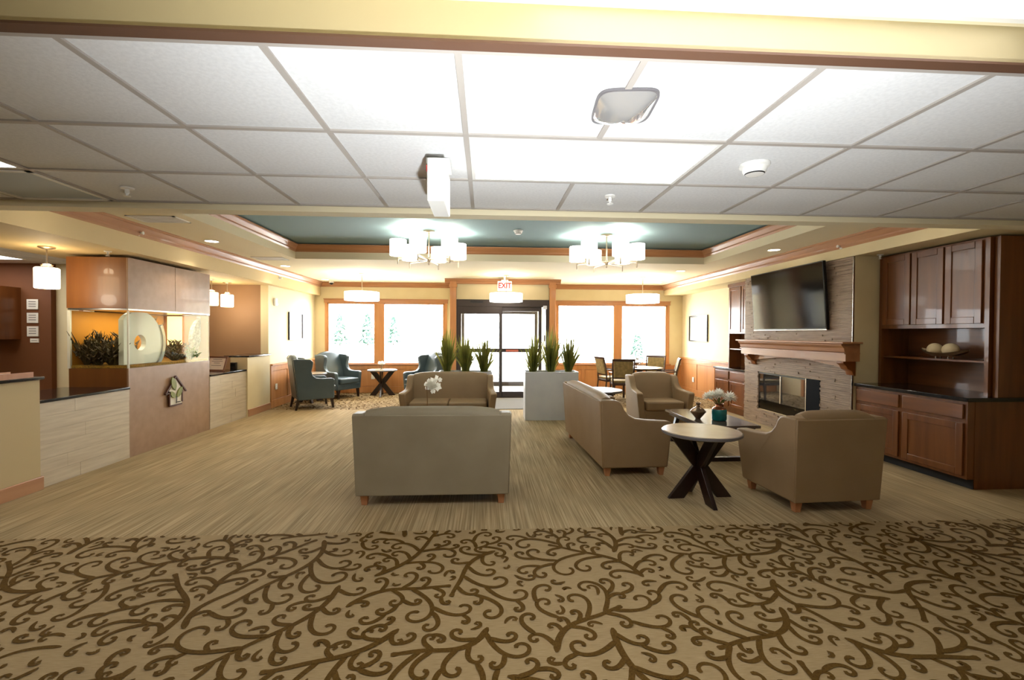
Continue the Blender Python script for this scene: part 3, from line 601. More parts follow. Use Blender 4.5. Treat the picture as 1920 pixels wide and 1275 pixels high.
def ball(name, label, loc, r, m, cat, grp=None):
    p = [(max(.0005, r * math.sin(PI * k / 12)), -r * math.cos(PI * k / 12)) for k in range(13)]
    o = MB().lathe(p, (0, 0, 0), 20).build(name, m, smooth=True); o.location = loc; return tag(o, label, cat, grp)
ball('decorative_ball', 'cream ball at the far end of the pewter bowl', (5.22, 5.03, 1.375), .075, M['ball'], 'ball', 'balls in the pewter bowl')
ball('decorative_ball', 'cream ball at the near end of the pewter bowl', (5.22, 4.85, 1.375), .078, M['ball'], 'ball', 'balls in the pewter bowl')
# far built-in
t = thing('base_cabinet', 'cherry base cabinet with black top between fireplace and wainscot', 'cabinet', (4.80, FY1, 0)); L = 9.3 - FY1
B(0, .41, 0, L, .10, .84).build('carcass', M['cherry'], t); B(.05, .41, 0, L, 0, .10).build('toe_kick', M['cherry'], t)
for a, b in ((.04, .56), (.61, L - .03)): slab(t, 'drawer', 0, a, b, .66, .81); shaker(t, 'door', 0, a, b, .13, .62)
B(-.03, .42, 0, L + .03, .84, .875).build('countertop', M['granite'], t, bevel=.005)
t = thing('hutch_cabinet', 'cherry wall hutch with narrow doors beyond the fireplace', 'cabinet', (4.98, FY1, .875)); L = 9.12 - FY1
B(0, .27, 0, .03, 0, 1.68).build('side_panel', M['cherry'], t); B(0, .27, L - .03, L, 0, 1.68).build('side_panel', M['cherry'], t); B(.25, .27, .03, L - .03, 0, 1.68).build('back_panel', M['cherryy'], t); B(0, .25, .03, L - .03, .68, 1.62).build('upper_carcass', M['cherry'], t); B(-.02, .27, .0, L + .01, 1.62, 1.68).build('crown', M['cherryy'], t); B(.01, .25, .03, L - .03, .36, .38).build('shelf', M['cherryy'], t)
for a, b in ((.03, .49), (.52, L - .03)): shaker(t, 'door', 0, a, b, .71, 1.60)

# ------------------------------------------------------------------ sofas (front is +Y)
def sofa(name, label, W, n, m, cat):
    t = thing(name, label, cat); h = W / 2
    for sx in (-1, 1):
        for sy in (-1, 1):
            x, y = sx * (h - .09), sy * .30
            MB().hexa([(x - .024, y - .024, 0), (x + .024, y - .024, 0), (x + .024, y + .024, 0), (x - .024, y + .024, 0)], [(x - .036, y - .036, .10), (x + .036, y - .036, .10), (x + .036, y + .036, .10), (x - .036, y + .036, .10)]).build('leg', M['oak'], t, bevel=.003)
    B(-h + .10, h - .10, -.34, .33, .095, .31).build('seat_base', m, t, bevel=.015)
    cw = (2 * h - .22) / n
    for k in range(n):
        x0 = -h + .11 + k * cw; nn = 10; rg = []
        B(x0 + .003, x0 + cw - .003, -.20, .355, .31, .455).build('seat_cushion', m, t, bevel=.03, seg=3)
    prof = [(-.36, .095), (.355, .095), (.375, .59), (.33, .605), (.10, .615), (-.02, .63), (-.09, .665), (-.135, .72), (-.165, .78), (-.20, .815), (-.25, .83), (-.40, .83)]
    for sx in (-1, 1):
        mb = MB(); mb.prism(prof, 'x', sx * (h - .105), sx * h)
        def fl(p):
            k = max(0, min(1, (p[1] + .15) / .5)) * max(0, min(1, (p[2] - .25) / .33)); return (p[0] + sx * .05 * k, p[1], p[2])
        mb.v = [fl(p) for p in mb.v]; mb.v = [(p[0] - sx * .022 * (1 - min(1, p[2] / .8)), p[1], p[2]) for p in mb.v]; mb.build('arm', m, t, bevel=.018, seg=3)
    rg = []; N = 14
    for k in range(N + 1):
        u = -1 + 2 * k / N; x = u * (h - .107); c = .035 * (1 - abs(u) ** 5) - .015
        rg.append([(x, -.355, .12), (x, -.385, .80 + c), (x, -.37, .84 + c), (x, -.32, .865 + c), (x, -.26, .855 + c), (x, -.225, .82 + c), (x, -.175, .60), (x, -.13, .42), (x, -.13, .12)])
    MB().loft(rg).build('backrest', m, t, smooth=True, angle=50)
    MB().hexa([(-h + .024, -.368, .095), (h - .024, -.368, .095), (h - .024, -.35, .095), (-h + .024, -.35, .095)], [(-h + .004, -.412, .818), (h - .004, -.412, .818), (h - .004, -.39, .818), (-h + .004, -.39, .818)]).build('back_panel', m, t, bevel=.008)
    return t
s1 = sofa('loveseat', 'grey taupe vinyl loveseat seen from behind in the foreground', 1.40, 2, M['vinyl2'], 'loveseat'); s1.location = (-.46, 4.46, 0); s1['group'] = 'vinyl loveseats'
s2 = sofa('loveseat', 'taupe vinyl loveseat facing the camera before the grass planter', 1.44, 2, M['vinyl'], 'loveseat'); s2.location = (-.575, 7.53, 0); s2.rotation_euler.z = PI; s2['group'] = 'vinyl loveseats'
s3 = sofa('sofa', 'long taupe vinyl sofa turned to the fireplace, end towards the camera', 1.98, 3, M['vinyl'], 'sofa'); s3.location = (1.60, 5.80, 0); s3.rotation_euler.z = -PI / 2 + .03
a1 = sofa('armchair', 'taupe vinyl armchair seen from behind at the lower right', .86, 1, M['vinyl'], 'armchair'); a1.location = (3.03, 4.14, 0); a1.rotation_euler.z = .06; a1['group'] = 'vinyl armchairs'
a2 = copy_tree(a1); a2['label'] = 'taupe vinyl armchair facing the camera in front of the dining table'; a2.location = (2.88, 7.50, 0); a2.rotation_euler.z = PI

# ------------------------------------------------------------------ round X tables
def xtable(label):
    t = thing('side_table', label, 'table', group='round side tables')
    MB().lathe([(.001, .606), (.345, .606), (.352, .612), (.352, .634), (.345, .64), (.001, .64)], seg=48).build('tabletop', M['laminate'], t, smooth=True)
    MB().lathe([(.353, .610), (.356, .613), (.356, .633), (.353, .636)], seg=48, cap=False).build('edge_band', M['edge'], t, smooth=True)
    for k in range(4):
        a = k * PI / 2; c, s = math.cos(a), math.sin(a); r = .235; of_ = .021 if k < 2 else -.021
        ox, oy = -s * of_, c * of_
        b = MB(); 
        e = Vector((-s, c, 0)) * .02; wv = Vector((c, s, 0)) * .074
        lo = Vector((c * r + ox, s * r + oy, 0)); hi = Vector((-c * r + ox, -s * r + oy, .606))
        q = lambda p: [p - wv - e, p + wv - e, p + wv + e, p - wv + e]
        b.hexa(q(lo), q(hi)); b.build('leg', M['espresso'], t, bevel=.003)
    return t
xt = xtable('')
for i, (x, y, rz, lab) in enumerate(((2.03, 4.18, .03, 'round side table with crossed dark legs between sofa and near armchair'), (1.86, 7.30, .5, 'round side table at the far end of the long sofa'), (-2.51, 11.40, .12, 'round side table with crossed legs under the left windows'), (-3.88, 10.42, .6, 'round side table half hidden between two wing chairs'))):
    place(xt, i > 0, (x, y, 0), rz, lab)
# coffee tables
def coffee(label, m):
    t = thing('coffee_table', label, 'table', group='coffee tables')
    B(-.34, .34, -.62, .62, .41, .445).build('tabletop', m, t, bevel=.005); B(-.30, .30, -.57, .57, .37, .41).build('apron', M['espresso'], t)
    for sy in (-1, 1):
        y = sy * .52; f = MB().bar((-.30, y, .025), (.30, y, .025), .06, .05); f.build('floor_rail', M['espresso'], t)
        for sx in (-1, 1): MB().bar((sx * .28, y, .04), (sx * .19, y, .38), .05, .055).build('leg', M['espresso'], t)
    return t
ct = coffee('', M['lamdark'])
place(ct, False, (2.97, 5.92, 0), 0, 'dark rectangular coffee table with vases before the fireplace')
place(ct, True, (-.55, 5.95, 0), PI / 2, 'dark coffee table between the two loveseats under the orchid')
# ------------------------------------------------------------------ wing chairs (front +Y)
def wing():
    t = thing('wing_chair', '', 'armchair', group='blue wing chairs'); m = M['blue']
    for sx in (-1, 1):
        for y, l in ((.31, .03), (-.31, -.05)):
            x = sx * .29
            MB().hexa([(x - .018, y + l - .018, 0), (x + .018, y + l - .018, 0), (x + .018, y + l + .018, 0), (x - .018, y + l + .018, 0)], [(x - .03, y - .03, .22), (x + .03, y - .03, .22), (x + .03, y + .03, .22), (x - .03, y + .03, .22)]).build('leg', M['espresso'], t)
    B(-.33, .33, -.33, .36, .20, .335).build('seat_base', m, t, bevel=.015); B(-.272, .272, -.20, .40, .335, .465).build('seat_cushion', m, t, bevel=.035, seg=3)
    prof = [(-.33, .20), (.34, .20), (.35, .585), (.31, .615), (.10, .615), (.0, .63), (-.06, .68), (-.085, .76), (-.06, .86), (-.05, .95), (-.10, 1.0), (-.20, 1.01), (-.42, 1.01)]
    for sx in (-1, 1):
        mb = MB().prism(prof, 'x', sx * .275, sx * .365)
        mb.v = [(p[0] + sx * .03 * max(0, min(1, (p[1] + .1) / .4)) * max(0, min(1, (p[2] - .3) / .3)), p[1], p[2]) for p in mb.v]
        mb.build('wing_arm', m, t, bevel=.018, seg=3)
    rg = []
    for k in range(13):
        u = -1 + 2 * k / 12; x = u * .28; c = .07 * (1 - abs(u) ** 2.2)
        rg.append([(x, -.34, .22), (x, -.425, .98 + c), (x, -.40, 1.01 + c), (x, -.34, 1.01 + c), (x, -.305, .97 + c), (x, -.19, .62), (x, -.15, .44), (x, -.15, .22)])
    MB().loft(rg).build('backrest', m, t, smooth=True, angle=50)
    MB().tube([(x_ * .28, -.43 + .0, 1.0 + .07 * (1 - abs(x_) ** 2.2)) for x_ in [k / 8 - 1 for k in range(17)]], .007, 6).build('piping', m, t, smooth=True)
    return t
wc = wing()
for i, (x, y, rz, lab) in enumerate(((-3.55, 9.66, -1.02, 'slate blue wing chair turned away, nearest on the left'), (-3.50, 11.22, -2.15, 'slate blue wing chair facing right in the window corner'), (-1.42, 10.95, 2.35, 'slate blue wing chair behind the planter grass near the entrance'))):
    place(wc, i > 0, (x, y, 0), rz, lab)
# ------------------------------------------------------------------ dining set
def dchair():
    t = thing('dining_chair', '', 'chair', group='dining chairs'); m = wood('dark_chair_wood', C(60, 34, 24), C(44, 24, 18), 'z', .3)
    for sx in (-1, 1):
        MB().bar((sx * .23, .22, 0), (sx * .23, .22, .44), .036, .036, side=(1, 0, 0)).build('leg', m, t)
        MB().tube([(sx * .22, -.28, 0), (sx * .22, -.23, .42), (sx * .23, -.25, .70), (sx * .235, -.32, .97)], [.018, .02, .02, .017], 6).build('leg', m, t, smooth=True)
        MB().tube([(sx * .235, -.25, .68), (sx * .265, -.05, .67), (sx * .27, .16, .655), (sx * .255, .20, .62), (sx * .235, .20, .44)], .015, 6).build('armrest', m, t, smooth=True)
    B(-.24, .24, -.24, .24, .39, .44).build('seat_frame', m, t, bevel=.006); B(-.235, .235, -.22, .245, .44, .50).build('seat', M['chfab'], t, bevel=.025, seg=3)
    MB().hexa([(-.22, -.335, .93), (.22, -.335, .93), (.22, -.30, .93), (-.22, -.30, .93)], [(-.26, -.355, .985), (.26, -.355, .985), (.26, -.32, .985), (-.26, -.32, .985)]).build('top_rail', m, t, bevel=.006)
    MB().bar((-.22, -.245, .555), (.22, -.245, .555), .03, .03).build('lower_rail', m, t)
    MB().hexa([(-.21, -.265, .57), (.21, -.265, .57), (.21, -.225, .57), (-.21, -.225, .57)], [(-.21, -.34, .93), (.21, -.34, .93), (.21, -.295, .93), (-.21, -.295, .93)]).build('back_pad', M['chfab'], t, bevel=.012)
    return t
dc = dchair(); DX, DY = 3.68, 10.72
for i, (x, y, rz, lab) in enumerate(((3.10, 10.22, -.18, 'dining chair with its olive back to the camera'), (3.08, 11.05, -1.35, 'dining chair seen from the side, left of the dining table'), (4.25, 11.38, 2.55, 'dining chair beyond the table below the right window'), (4.20, 10.50, 1.25, 'dining chair at the right of the table against the wainscot'))):
    place(dc, i > 0, (x, y, 0), rz, lab)
t = thing('dining_table', 'round pale dining table on a dark pedestal by the right windows', 'table', (DX, DY, 0))
MB().lathe([(.001, .71), (.53, .71), (.54, .72), (.54, .738), (.53, .745), (.001, .745)], seg=48).build('tabletop', M['laminate'], t, smooth=True); MB().lathe([(.541, .712), (.545, .72), (.545, .738), (.541, .742)], seg=48, cap=False).build('edge_band', M['espresso'], t, smooth=True)
MB().lathe([(.05, .03), (.09, .06), (.055, .12), (.05, .5), (.07, .66), (.16, .71)], seg=20).build('pedestal', M['espresso'], t, smooth=True)
for k in range(4):
    a = k * PI / 2 + .5; MB().tube([(.04 * math.cos(a), .04 * math.sin(a), .14), (.2 * math.cos(a), .2 * math.sin(a), .09), (.38 * math.cos(a), .38 * math.sin(a), .025)], [.035, .03, .024], 8).build('foot', M['espresso'], t, smooth=True)
t = thing('footed_bowl', 'bronze footed bowl with curved horns on the dining table', 'bowl', (DX - .12, DY - .1, .745)); MB().lathe([(.06, 0), (.06, .01), (.015, .03), (.015, .06), (.07, .085), (.12, .13), (.11, .13), (.06, .10), (.001, .09)], seg=24).build('bowl', M['brownv'], t, smooth=True)
for sx in (-1, 1): MB().tube([(sx * .08, 0, .10), (sx * .16, 0, .12), (sx * .23, 0, .16), (sx * .25, 0, .20)], [.016, .014, .01, .003], 6).build('horn', M['brownv'], t, smooth=True)
# ------------------------------------------------------------------ planters and grasses
def grass(loc, label, h, seed):
    r = random.Random(seed); mb = MB()
    for k in range(120):
        a = r.uniform(0, 2 * PI); sp = min(1.2, abs(r.gauss(0, .6))); hh = h * r.uniform(.5, 1.0) * (1 - .30 * min(1, sp)); out = .42 * sp * hh / h; wd = r.uniform(.009, .016)
        ca, sa = math.cos(a), math.sin(a); b0 = .05 * r.random(); tw = r.uniform(0, PI)
        pts = [(ca * (b0 + out * u ** 1.25), sa * (b0 + out * u ** 1.25), hh * (u - .10 * u ** 3 * min(1, sp))) for u in (0, .3, .6, .85, 1)]
        dx, dy = math.cos(tw), math.sin(tw); ws = (wd * .8, wd, wd * .8, wd * .45, .0006)
        V = []; 
        for p, ww in zip(pts, ws): V += [(p[0] - dx * ww, p[1] - dy * ww, p[2]), (p[0] + dx * ww, p[1] + dy * ww, p[2])]
        mb.add(V, [(2 * i, 2 * i + 1, 2 * i + 3, 2 * i + 2) for i in range(4)])
    o = mb.build('ornamental_grass', M['leaf']); o.location = loc; tag(o, label, 'plant', 'grasses in the planters')
for x0, lab, ords in ((-.82, 'tall silver box planter behind the taupe loveseat', ('leftmost', 'middle', 'right')), (.71, 'tall silver box planter left of the long sofa', ('leftmost', 'middle', 'rightmost'))):
    t = thing('planter_box', lab, 'planter', (x0 + .475, 8.24, 0)); a = .475
    for q in ((-a, a, -.19, -.17), (-a, a, .17, .19), (-a, -a + .02, -.17, .17), (a - .02, a, -.17, .17)): B(*q, 0, .86).build('side_panel', M['planter'], t, bevel=.003)
    B(-a + .02, a - .02, -.17, .17, .78, .82).build('soil', M['soil'], t)
    for k in range(3):
        side = 'left' if x0 < 0 else 'right'
        grass((x0 + .15 + k * .325, 8.22, .82), '%s grass clump in the planter %s' % (ords[k], 'behind the loveseat' if x0 < 0 else 'beside the long sofa'), (.92, .82, .80)[k] if x0 < 0 else (.82, .92, .86)[k], 11 + k + (10 if x0 > 0 else 0))
# ------------------------------------------------------------------ vases and flowers
def mum(parent, c, r, seed, m=None):
    rr = random.Random(seed); mb = MB()
    for k in range(70):
        th = math.acos(1 - 1.55 * (k + .5) / 70); ph = k * 2.399963
        dv = Vector((math.sin(th) * math.cos(ph), math.sin(th) * math.sin(ph), math.cos(th))); sd = dv.cross(Vector((0, 0, 1)))
        sd = (sd.normalized() if sd.length > .01 else Vector((1, 0, 0))) * r * .13; up = dv.cross(sd).normalized() * r * .10
        l = r * rr.uniform(.85, 1.08); p0 = Vector(c) + dv * r * .15; p1 = Vector(c) + dv * l * .7; p2 = Vector(c) + dv * l + up * .5
        mb.add([p0 - sd * .3, p0 + sd * .3, p1 + sd, p2, p1 - sd], [(0, 1, 2, 3, 4)])
    mb.build('bloom', m or M['petal'], parent)
t = thing('bottle_vase', 'small bronze vase with narrow neck on the coffee table', 'vase', (2.76, 5.78, .445)); MB().lathe([(.03, 0), (.035, .012), (.05, .03), (.095, .085), (.098, .10), (.07, .13), (.025, .155), (.02, .18), (.035, .205), (.03, .205), (.016, .185), (.02, .15)], seg=28).build('body', M['brownv'], t, smooth=True)
t = thing('flower_vase', 'teal glazed jar of white chrysanthemums on the coffee table', 'vase', (2.98, 5.66, .445)); MB().lathe([(.07, 0), (.085, .006), (.09, .02), (.09, .13), (.085, .145)], seg=28).build('body', M['tealg'], t, smooth=True); MB().lathe([(.085, .145), (.07, .165), (.05, .175), (.045, .20), (.055, .215), (.048, .215), (.038, .20)], seg=28).build('neck', M['copper'], t, smooth=True)
for k, (x, y, z, r) in enumerate(((-.10, .0, .31, .085), (0, .02, .34, .08), (.12, -.03, .29, .095), (-.03, -.07, .33, .075), (-.13, .07, .29, .07))):
    MB().tube([(0, 0, .15), (x * .5, y * .5, .25), (x, y, z)], .005, 5).build('stem', M['stem'], t); mum(t, (x, y, z), r, k)
for k in range(5): 
    a = k * 1.3; MB().add([(0, 0, .2), (.05 * math.cos(a) - .015, .05 * math.sin(a), .26), (.09 * math.cos(a), .09 * math.sin(a), .27), (.05 * math.cos(a) + .015, .05 * math.sin(a) + .015, .25)], [(0, 1, 2, 3)]).build('leaf', M['stem'], t)
t = thing('potted_orchid', 'white orchid on a tall stem rising above the front loveseat', 'plant', (-.72, 5.80, .445)); MB().lathe([(.05, 0), (.07, .11), (.06, .11), (.001, .10)], seg=20).build('pot', M['potw'], t, smooth=True)
MB().tube([(0, 0, .10), (.0, 0, .28), (-.01, 0, .42), (.03, .0, .53), (.10, .0, .55)], .006, 6).build('stem', mat('brown_stem', C(128, 92, 54), .6), t, smooth=True)
rr = random.Random(5)
for k in range(9):
    c = Vector((.02 + .035 * (k % 4) + rr.uniform(-.02, .02), rr.uniform(-.05, .03), .40 + .045 * (k // 3) + rr.uniform(-.02, .03))); mb = MB()
    for q in range(5):
        a = q * 2 * PI / 5 + rr.random(); u = Vector((math.cos(a), -.25, math.sin(a))).normalized(); s_ = u.cross(Vector((0, 1, 0))).normalized() * .026
        mb.add([c, c + u * .03 + s_, c + u * .062, c + u * .03 - s_], [(0, 1, 2, 3)])
    mb.build('bloom', M['petal'], t)
for a in (.3, 2.2, 4.4): MB().add([(0, 0, .1), (.06 * math.cos(a) - .02, .06 * math.sin(a), .15), (.16 * math.cos(a), .16 * math.sin(a), .12), (.06 * math.cos(a) + .02, .06 * math.sin(a), .14)], [(0, 1, 2, 3)]).build('leaf', M['stem'], t)
for (x, y, lab) in ((-2.53, 11.38, 'small glass of white flowers on the table under the left windows'), (-3.98, 10.42, 'small glass of white flowers on the table between wing chairs')):
    t = thing('flower_glass', lab, 'vase', (x, y, .64)); MB().lathe([(.05, 0), (.055, .005), (.055, .12), (.052, .12), (.052, .01), (.001, .008)], seg=20).build('glass', M['glass'], t, smooth=True)
    for k in range(5): a = k * 1.256; mum(t, (.05 * math.cos(a), .05 * math.sin(a), .15 + .012 * (k % 2)), .05, k)
    MB().tube([(0, 0, .01), (.01, 0, .08), (.03, .01, .14)], .008, 5).build('stem', M['stem'], t)

# ------------------------------------------------------------------ lamps
def chandelier(loc, rz, label):
    t = thing('chandelier', label, 'chandelier', loc, rz, 'six-shade chandeliers')
    MB().lathe([(.001, 0), (.085, 0), (.085, -.02), (.07, -.028), (.001, -.03)], seg=24).build('canopy', M['nickel'], t, smooth=True); MB().tube([(0, 0, -.02), (0, 0, -.46)], .011, 10).build('rod', M['nickel'], t)
    MB().lathe([(.001, -.52), (.012, -.51), (.014, -.47), (.03, -.46), (.03, -.42), (.012, -.40)], seg=16).build('hub', M['nickel'], t, smooth=True)
    for k in range(6):
        a = k * PI / 3; c, s = math.cos(a), math.sin(a); r = .455
        arm = MB().bar((.02 * c, .02 * s, -.44), (r * c, r * s, -.44), .022, .022).build('arm', M['nickel'], t); MB().tube([(r * c, r * s, -.53), (r * c, r * s, -.39)], .009, 8).build('drop_rod', M['nickel'], arm)
        MB().lathe([(.118, -.40), (.12, -.40), (.12, -.17), (.118, -.17)], (r * c, r * s, 0), 28, cap=False).build('lamp_shade', M['shade'], t, smooth=True)
        MB().lathe([(.001, -.392), (.116, -.392)], (r * c, r * s, 0), 28, cap=False).build('diffuser', M['shade'], t)
    for k in range(3):
        a = k * 2 * PI / 3 + rz; light('chandelier_bulb', 'POINT', (loc[0] + .455 * math.cos(a), loc[1] + .455 * math.sin(a), loc[2] - .26), 6, (1, .96, .86), shadow_soft_size=.04)
chandelier((-.85, 7.0, ZTEAL), .30, 'six-shade chandelier hanging on the left of the teal tray'); chandelier((1.88, 7.05, ZTEAL), .72, 'six-shade chandelier hanging on the right of the teal tray')
for x, lab in ((-2.66, 'white drum pendant lamp before the left windows'), (.46, 'white drum pendant lamp before the entrance doors'), (3.52, 'white drum pendant lamp above the dining table')):
    t = thing('drum_pendant', lab, 'pendant lamp', (x, 10.1, ZC), 0, 'drum pendants'); MB().lathe([(.001, 0), (.065, 0), (.065, -.02), (.001, -.025)], seg=20).build('canopy', M['nickel'], t, smooth=True); MB().tube([(0, 0, -.02), (0, 0, -.42)], .008, 8).build('rod', M['nickel'], t)
    MB().lathe([(.358, -.585), (.362, -.585), (.362, -.405), (.358, -.405)], seg=40, cap=False).build('lamp_shade', M['shade'], t, smooth=True); MB().lathe([(.001, -.578), (.356, -.578)], seg=40, cap=False).build('diffuser', M['shade'], t)
    light('pendant_bulb', 'POINT', (x, 10.1, ZC - .42), .3 if 0 < x < 1 else 1.2, (1, .95, .86), shadow_soft_size=.06)
for y, lab in ((5.42, 'square-ish amber pendant lamp left of the aquarium'), (8.50, 'amber pendant lamp partly hidden right of the aquarium hood'), (9.0, 'amber pendant lamp in front of the tan reception wall')):
    t = thing('glass_pendant', lab, 'pendant lamp', (-4.88, y, 2.48), 0, 'reception pendants'); MB().lathe([(.001, 0), (.075, 0), (.075, -.012), (.03, -.03), (.001, -.03)], seg=20).build('canopy', M['nickel'], t, smooth=True); MB().tube([(0, 0, -.02), (0, 0, -.25)], .007, 8).build('rod', M['nickel'], t)
    MB().lathe([(.05, -.215), (.055, -.20), (.02, -.19)], seg=16).build('socket_cap', M['nickel'], t, smooth=True); MB().lathe([(.098, -.465), (.107, -.455), (.107, -.245), (.098, -.235), (.02, -.23)], seg=28).build('lamp_shade', M['shade_w'], t, smooth=True)
    light('pendant_glow', 'POINT', (-4.88, y, 2.48 - .17), 2.2, (1, .78, .5), shadow_soft_size=.05); light('pendant_glow', 'POINT', (-4.88, y, 2.48 - .53), 3.5, (1, .86, .66), shadow_soft_size=.08)
for x, y, lab in ((-3.80, 4.5, 'recessed downlight near the cream beam on the left'), (-3.85, 6.72, 'recessed downlight above the aquarium side of the lounge'), (-3.85, 9.1, 'recessed downlight between air vent and left windows'), (-3.85, 11.3, 'recessed downlight in the far left ceiling corner'), (3.95, 9.1, 'recessed downlight above the right armchair'), (4.35, 6.7, 'recessed downlight before the television'), (4.3, 4.6, 'recessed downlight before the cherry hutch'), (4.3, 11.2, 'recessed downlight above the dining corner')):
    t = thing('downlight', lab, 'ceiling light', (x, y, ZC), 0, 'recessed downlights'); MB().lathe([(.10, -.006), (.085, -.008), (.078, .0)], seg=28, cap=False).build('trim_ring', M['white'], t, smooth=True); MB().lathe([(.001, -.003), (.08, -.003)], seg=28, cap=False).build('lens', M['diffdn'], t)
    light('downlight_beam', 'SPOT', (x, y, ZC - .02), 7 if y < 5 else 22, (1, .91, .76), spot_size=2.0, spot_blend=.6, shadow_soft_size=.07)
M['diff_dim'] = mat('white_band_glow', C(250, 250, 250), .6, emit=1.3, ecol=(.98, .98, 1, 1))
def troffer(x0, x1, y0, y1, z, label, dm='diff'):
    t = thing('ceiling_light', label, 'ceiling light', ((x0 + x1) / 2, (y0 + y1) / 2, z), 0, 'fluorescent ceiling panels'); a, b = (x1 - x0) / 2, (y1 - y0) / 2
    MB().box(-a, a, -b, -b + .02, -.006, .02).box(-a, a, b - .02, b, -.006, .02).box(-a, -a + .02, -b + .02, b - .02, -.006, .02).box(a - .02, a, -b + .02, b - .02, -.006, .02).build('frame', M['white'], t); B(-a + .02, a - .02, -b + .02, b - .02, -.003, .004).build('diffuser', M[dm], t)
troffer(GX + .013, GX + 2 * T - .013, 2.113, 2.697, ZT, 'bright two by four light panel in the tiled ceiling')
troffer(GX - 6 * T + .013, GX - 4 * T - .013, 2.113, 2.697, ZT, 'bright light panel at the left edge of the tiled ceiling')
troffer(.15, 1.75, .80, 1.395, ZN + .002, 'glowing panel added for the white band in the nearest ceiling, at the top edge', 'diff_dim')  # added panel; its weak glow whitens the band above the drop
troffer(-7.4, -6.2, 4.6, 5.2, 2.54, 'light panel in the office ceiling behind reception'); troffer(-7.6, -6.4, 6.2, 6.8, 2.54, 'farther light panel in the office ceiling beside the brown wall')
# ------------------------------------------------------------------ ceiling fittings
def exit_sign(loc, rz, label, faces):
    t = thing('exit_sign', label, 'sign', loc, rz)
    B(-.16, .16, -.045, .045, -.245, -.03).build('housing', M['plastic'], t, bevel=.006); B(-.08, .08, -.06, .06, -.035, 0).build('canopy', M['plastic'], t, bevel=.004)
    for sy in faces:
        cu = bpy.data.curves.new('exit_text', 'FONT'); cu.body = 'EXIT'; cu.size = .17; cu.align_x = 'CENTER'; cu.align_y = 'CENTER'; cu.extrude = .002; cu.offset = .006
        tmp = bpy.data.objects.new('lettering_curve', cu); COL.objects.link(tmp); cu.materials.append(M['red']); bpy.context.view_layer.update()
        me = bpy.data.meshes.new_from_object(tmp.evaluated_get(bpy.context.evaluated_depsgraph_get())); bpy.data.objects.remove(tmp)
        o = bpy.data.objects.new('lettering', me); COL.objects.link(o); o.parent = t; o.location = (0, sy * .048, -.137); o.rotation_euler = (PI / 2, 0, 0 if sy < 0 else PI); o.scale = (.85, 1, 1)
exit_sign((.44, 10.45, 2.75), 0, 'white exit sign with red letters above the entrance doors', (-1,))
exit_sign((-.245, 2.46, ZT), PI / 2 , 'white exit sign seen edge-on under the tiled ceiling', (1,))
B(-.02, .02, -.02, .02, 0, .07).build('stem', M['plastic'], [o for o in bpy.data.objects if o.name == 'exit_sign'][0])
t = thing('convex_mirror', 'square convex mirror dome on the tiled ceiling', 'mirror', (.545, 1.80, ZT)); rg = []
for k in range(9):
    r = (1 - k / 8 * .995); z = -.052 * (1 - r * r) - .004; rg.append([(.115 * r * (abs(math.cos(a)) ** .42) * (1 if math.cos(a) >= 0 else -1), .135 * r * (abs(math.sin(a)) ** .42) * (1 if math.sin(a) >= 0 else -1), z) for a in [2 * PI * q / 48 for q in range(48)]])
MB().loft(rg).build('dome', M['chrome'], t, smooth=True, angle=80)
t.rotation_euler = (.0, 0, -.1)
MB().loft([[(p[0] * 1.03, p[1] * 1.03, z) for p in rg[0]] for z in (-.008, 0)]).build('rim', M['edge'], t)
def smoke(loc, label, s=1.0):
    t = thing('smoke_detector', label, 'smoke detector', loc); MB().lathe([(.001, 0), (.075 * s, 0), (.075 * s, -.014), (.062 * s, -.02), (.058 * s, -.04), (.045 * s, -.055), (.001, -.058)], seg=28).build('housing', M['plastic'], t, smooth=True); MB().lathe([(.048 * s, -.046), (.05 * s, -.05), (.046 * s, -.055)], seg=28, cap=False).build('vent_ring', M['black'], t)
smoke((1.42, 2.36, ZT), 'white smoke detector on the tiled ceiling right of the light panel'); smoke((.49, 6.87, ZTEAL), 'white smoke detector in the middle of the teal tray', .95)
def sprinkler(loc, rot, label):
    t = thing('sprinkler', label, 'sprinkler', loc); t.rotation_euler = rot; MB().lathe([(.001, 0), (.038, 0), (.034, -.008), (.014, -.012)], seg=20).build('escutcheon', M['plastic'], t, smooth=True); MB().lathe([(.012, -.01), (.012, -.035), (.006, -.04), (.006, -.05), (.02, -.052), (.02, -.055), (.001, -.056)], seg=12).build('head', M['plastic'], t)
sprinkler((-2.24, 3.02, ZT), (0, 0, 0), 'white sprinkler head on the left of the tiled ceiling'); sprinkler((.81, 2.96, ZT), (0, 0, 0), 'white sprinkler head behind the bright ceiling panel'); sprinkler((-4.42, 5.66, 2.48), (0, 0, 0), 'sprinkler head under the reception soffit'); sprinkler((5.0, 5.55, 2.56), (0, 0, 0), 'sprinkler head under the soffit beside the hutch')
sprinkler((XL, 5.81, 2.73), (0, -PI / 2, 0), 'round sidewall sprinkler on the left soffit face'); sprinkler((XR, 5.87, 2.72), (0, PI / 2, 0), 'round sidewall sprinkler on the right soffit face'); sprinkler((XL, 9.6, 2.64), (0, -PI / 2, 0), 'sidewall sprinkler on the soffit near the left windows')
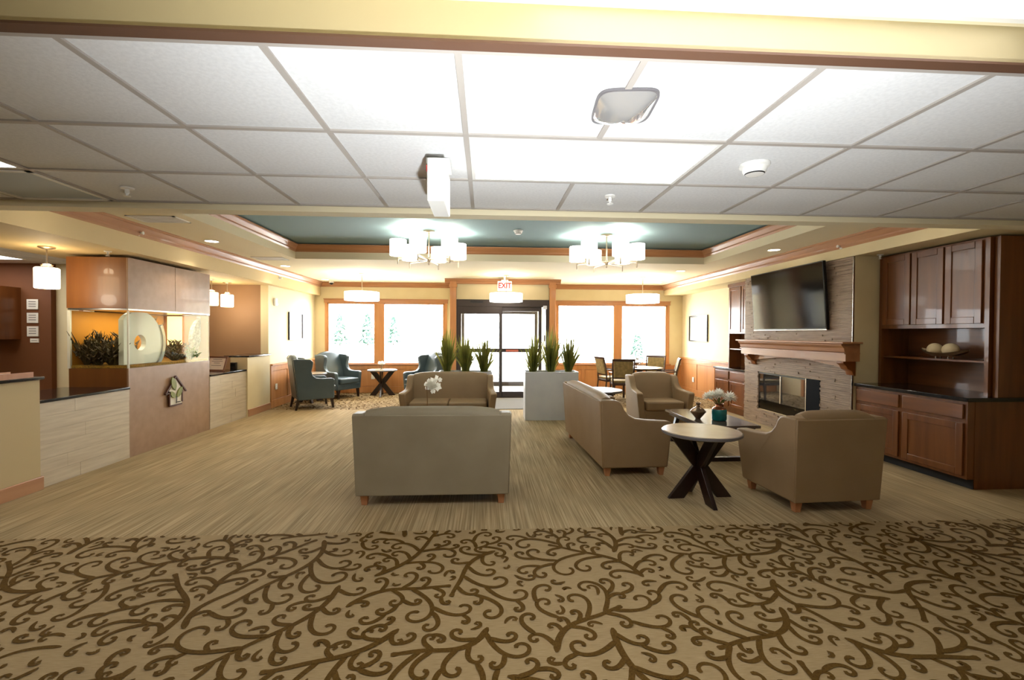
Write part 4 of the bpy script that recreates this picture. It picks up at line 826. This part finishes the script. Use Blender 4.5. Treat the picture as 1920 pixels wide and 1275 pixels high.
def vent(loc, wx, wy, label, m=None):
    t = thing('air_vent', label, 'vent', loc, 0, 'ceiling air vents'); MB().box(-wx, wx, -wy, -wy + .025, -.01, 0).box(-wx, wx, wy - .025, wy, -.01, 0).box(-wx, -wx + .025, -wy, wy, -.01, 0).box(wx - .025, wx, -wy, wy, -.01, 0).build('frame', M['white'], t); B(-wx + .025, wx - .025, -wy + .025, wy - .025, -.002, 0).build('backing', m or M['grid'], t)
    for k in range(5 if wx < wy * 1.9 and wx > wy * 1.1 else 0): y = -wy + .06 + k * (2 * wy - .12) / 4; MB().bar((-wx + .025, y, -.007), (wx - .025, y, -.007), .03, .002).build('louver', M['white'], t)
vent((-3.70, 5.45, ZC), .26, .15, 'white slotted air vent nearest the cream beam'); vent((-3.72, 8.2, ZC), .26, .15, 'white slotted air vent in the left ceiling border')
vent((GX - 4.5 * T, 3.015, ZT), .29, .29, 'square blue-grey return air grille in the tiled ceiling', mat('blue_grey_grille', C(186, 196, 204), .6))
t = thing('dome_camera', 'small white dome camera in the far left ceiling corner', 'camera', (-3.83, 11.7, ZC)); MB().lathe([(.001, 0), (.06, 0), (.06, -.04), (.05, -.045)], seg=20).build('base', M['plastic'], t, smooth=True); MB().lathe([(.048, -.045), (.04, -.07), (.02, -.085), (.001, -.09)], seg=20).build('dome', M['black'], t, smooth=True)

# ------------------------------------------------------------------ trees outside
def fir(loc, h, seed, label):
    t = thing('fir_tree', label, 'tree', loc, 0, 'firs outside the windows'); r = random.Random(seed); MB().lathe([(.09, 0), (.03, h * .9)], seg=8).build('trunk', M['bark'], t); mb = MB()
    for k in range(420):
        u = r.random() ** 1.3; z = h * (.08 + .9 * u); R = h * .32 * (1 - u) + .05; a = r.uniform(0, 2 * PI); q = r.uniform(.35, 1) * R; s = h * .055
        c = Vector((q * math.cos(a), q * math.sin(a), z - .12 * q)); d_ = Vector((math.cos(a), math.sin(a), -.35)) * s * 1.6; e = Vector((-math.sin(a), math.cos(a), r.uniform(-.4, .4))) * s
        mb.add([c - e, c + d_, c + e, c - d_ * .4 + Vector((0, 0, s))], [(0, 1, 2, 3)])
    mb.build('foliage', M['fir'], t)
for i, (x, y, h, lab) in enumerate(((-18.6, 60, 4.0, 'hazy fir at the left of the leftmost window'), (-15.6, 62, 4.2, 'hazy fir beside the mullion of the left windows'), (-12.6, 64, 4.0, 'hazy fir at the left edge of the second window'), (9.8, 29, 1.8, 'hazy fir low in the rightmost window'))): fir((x, y, -.12), h, i, lab)
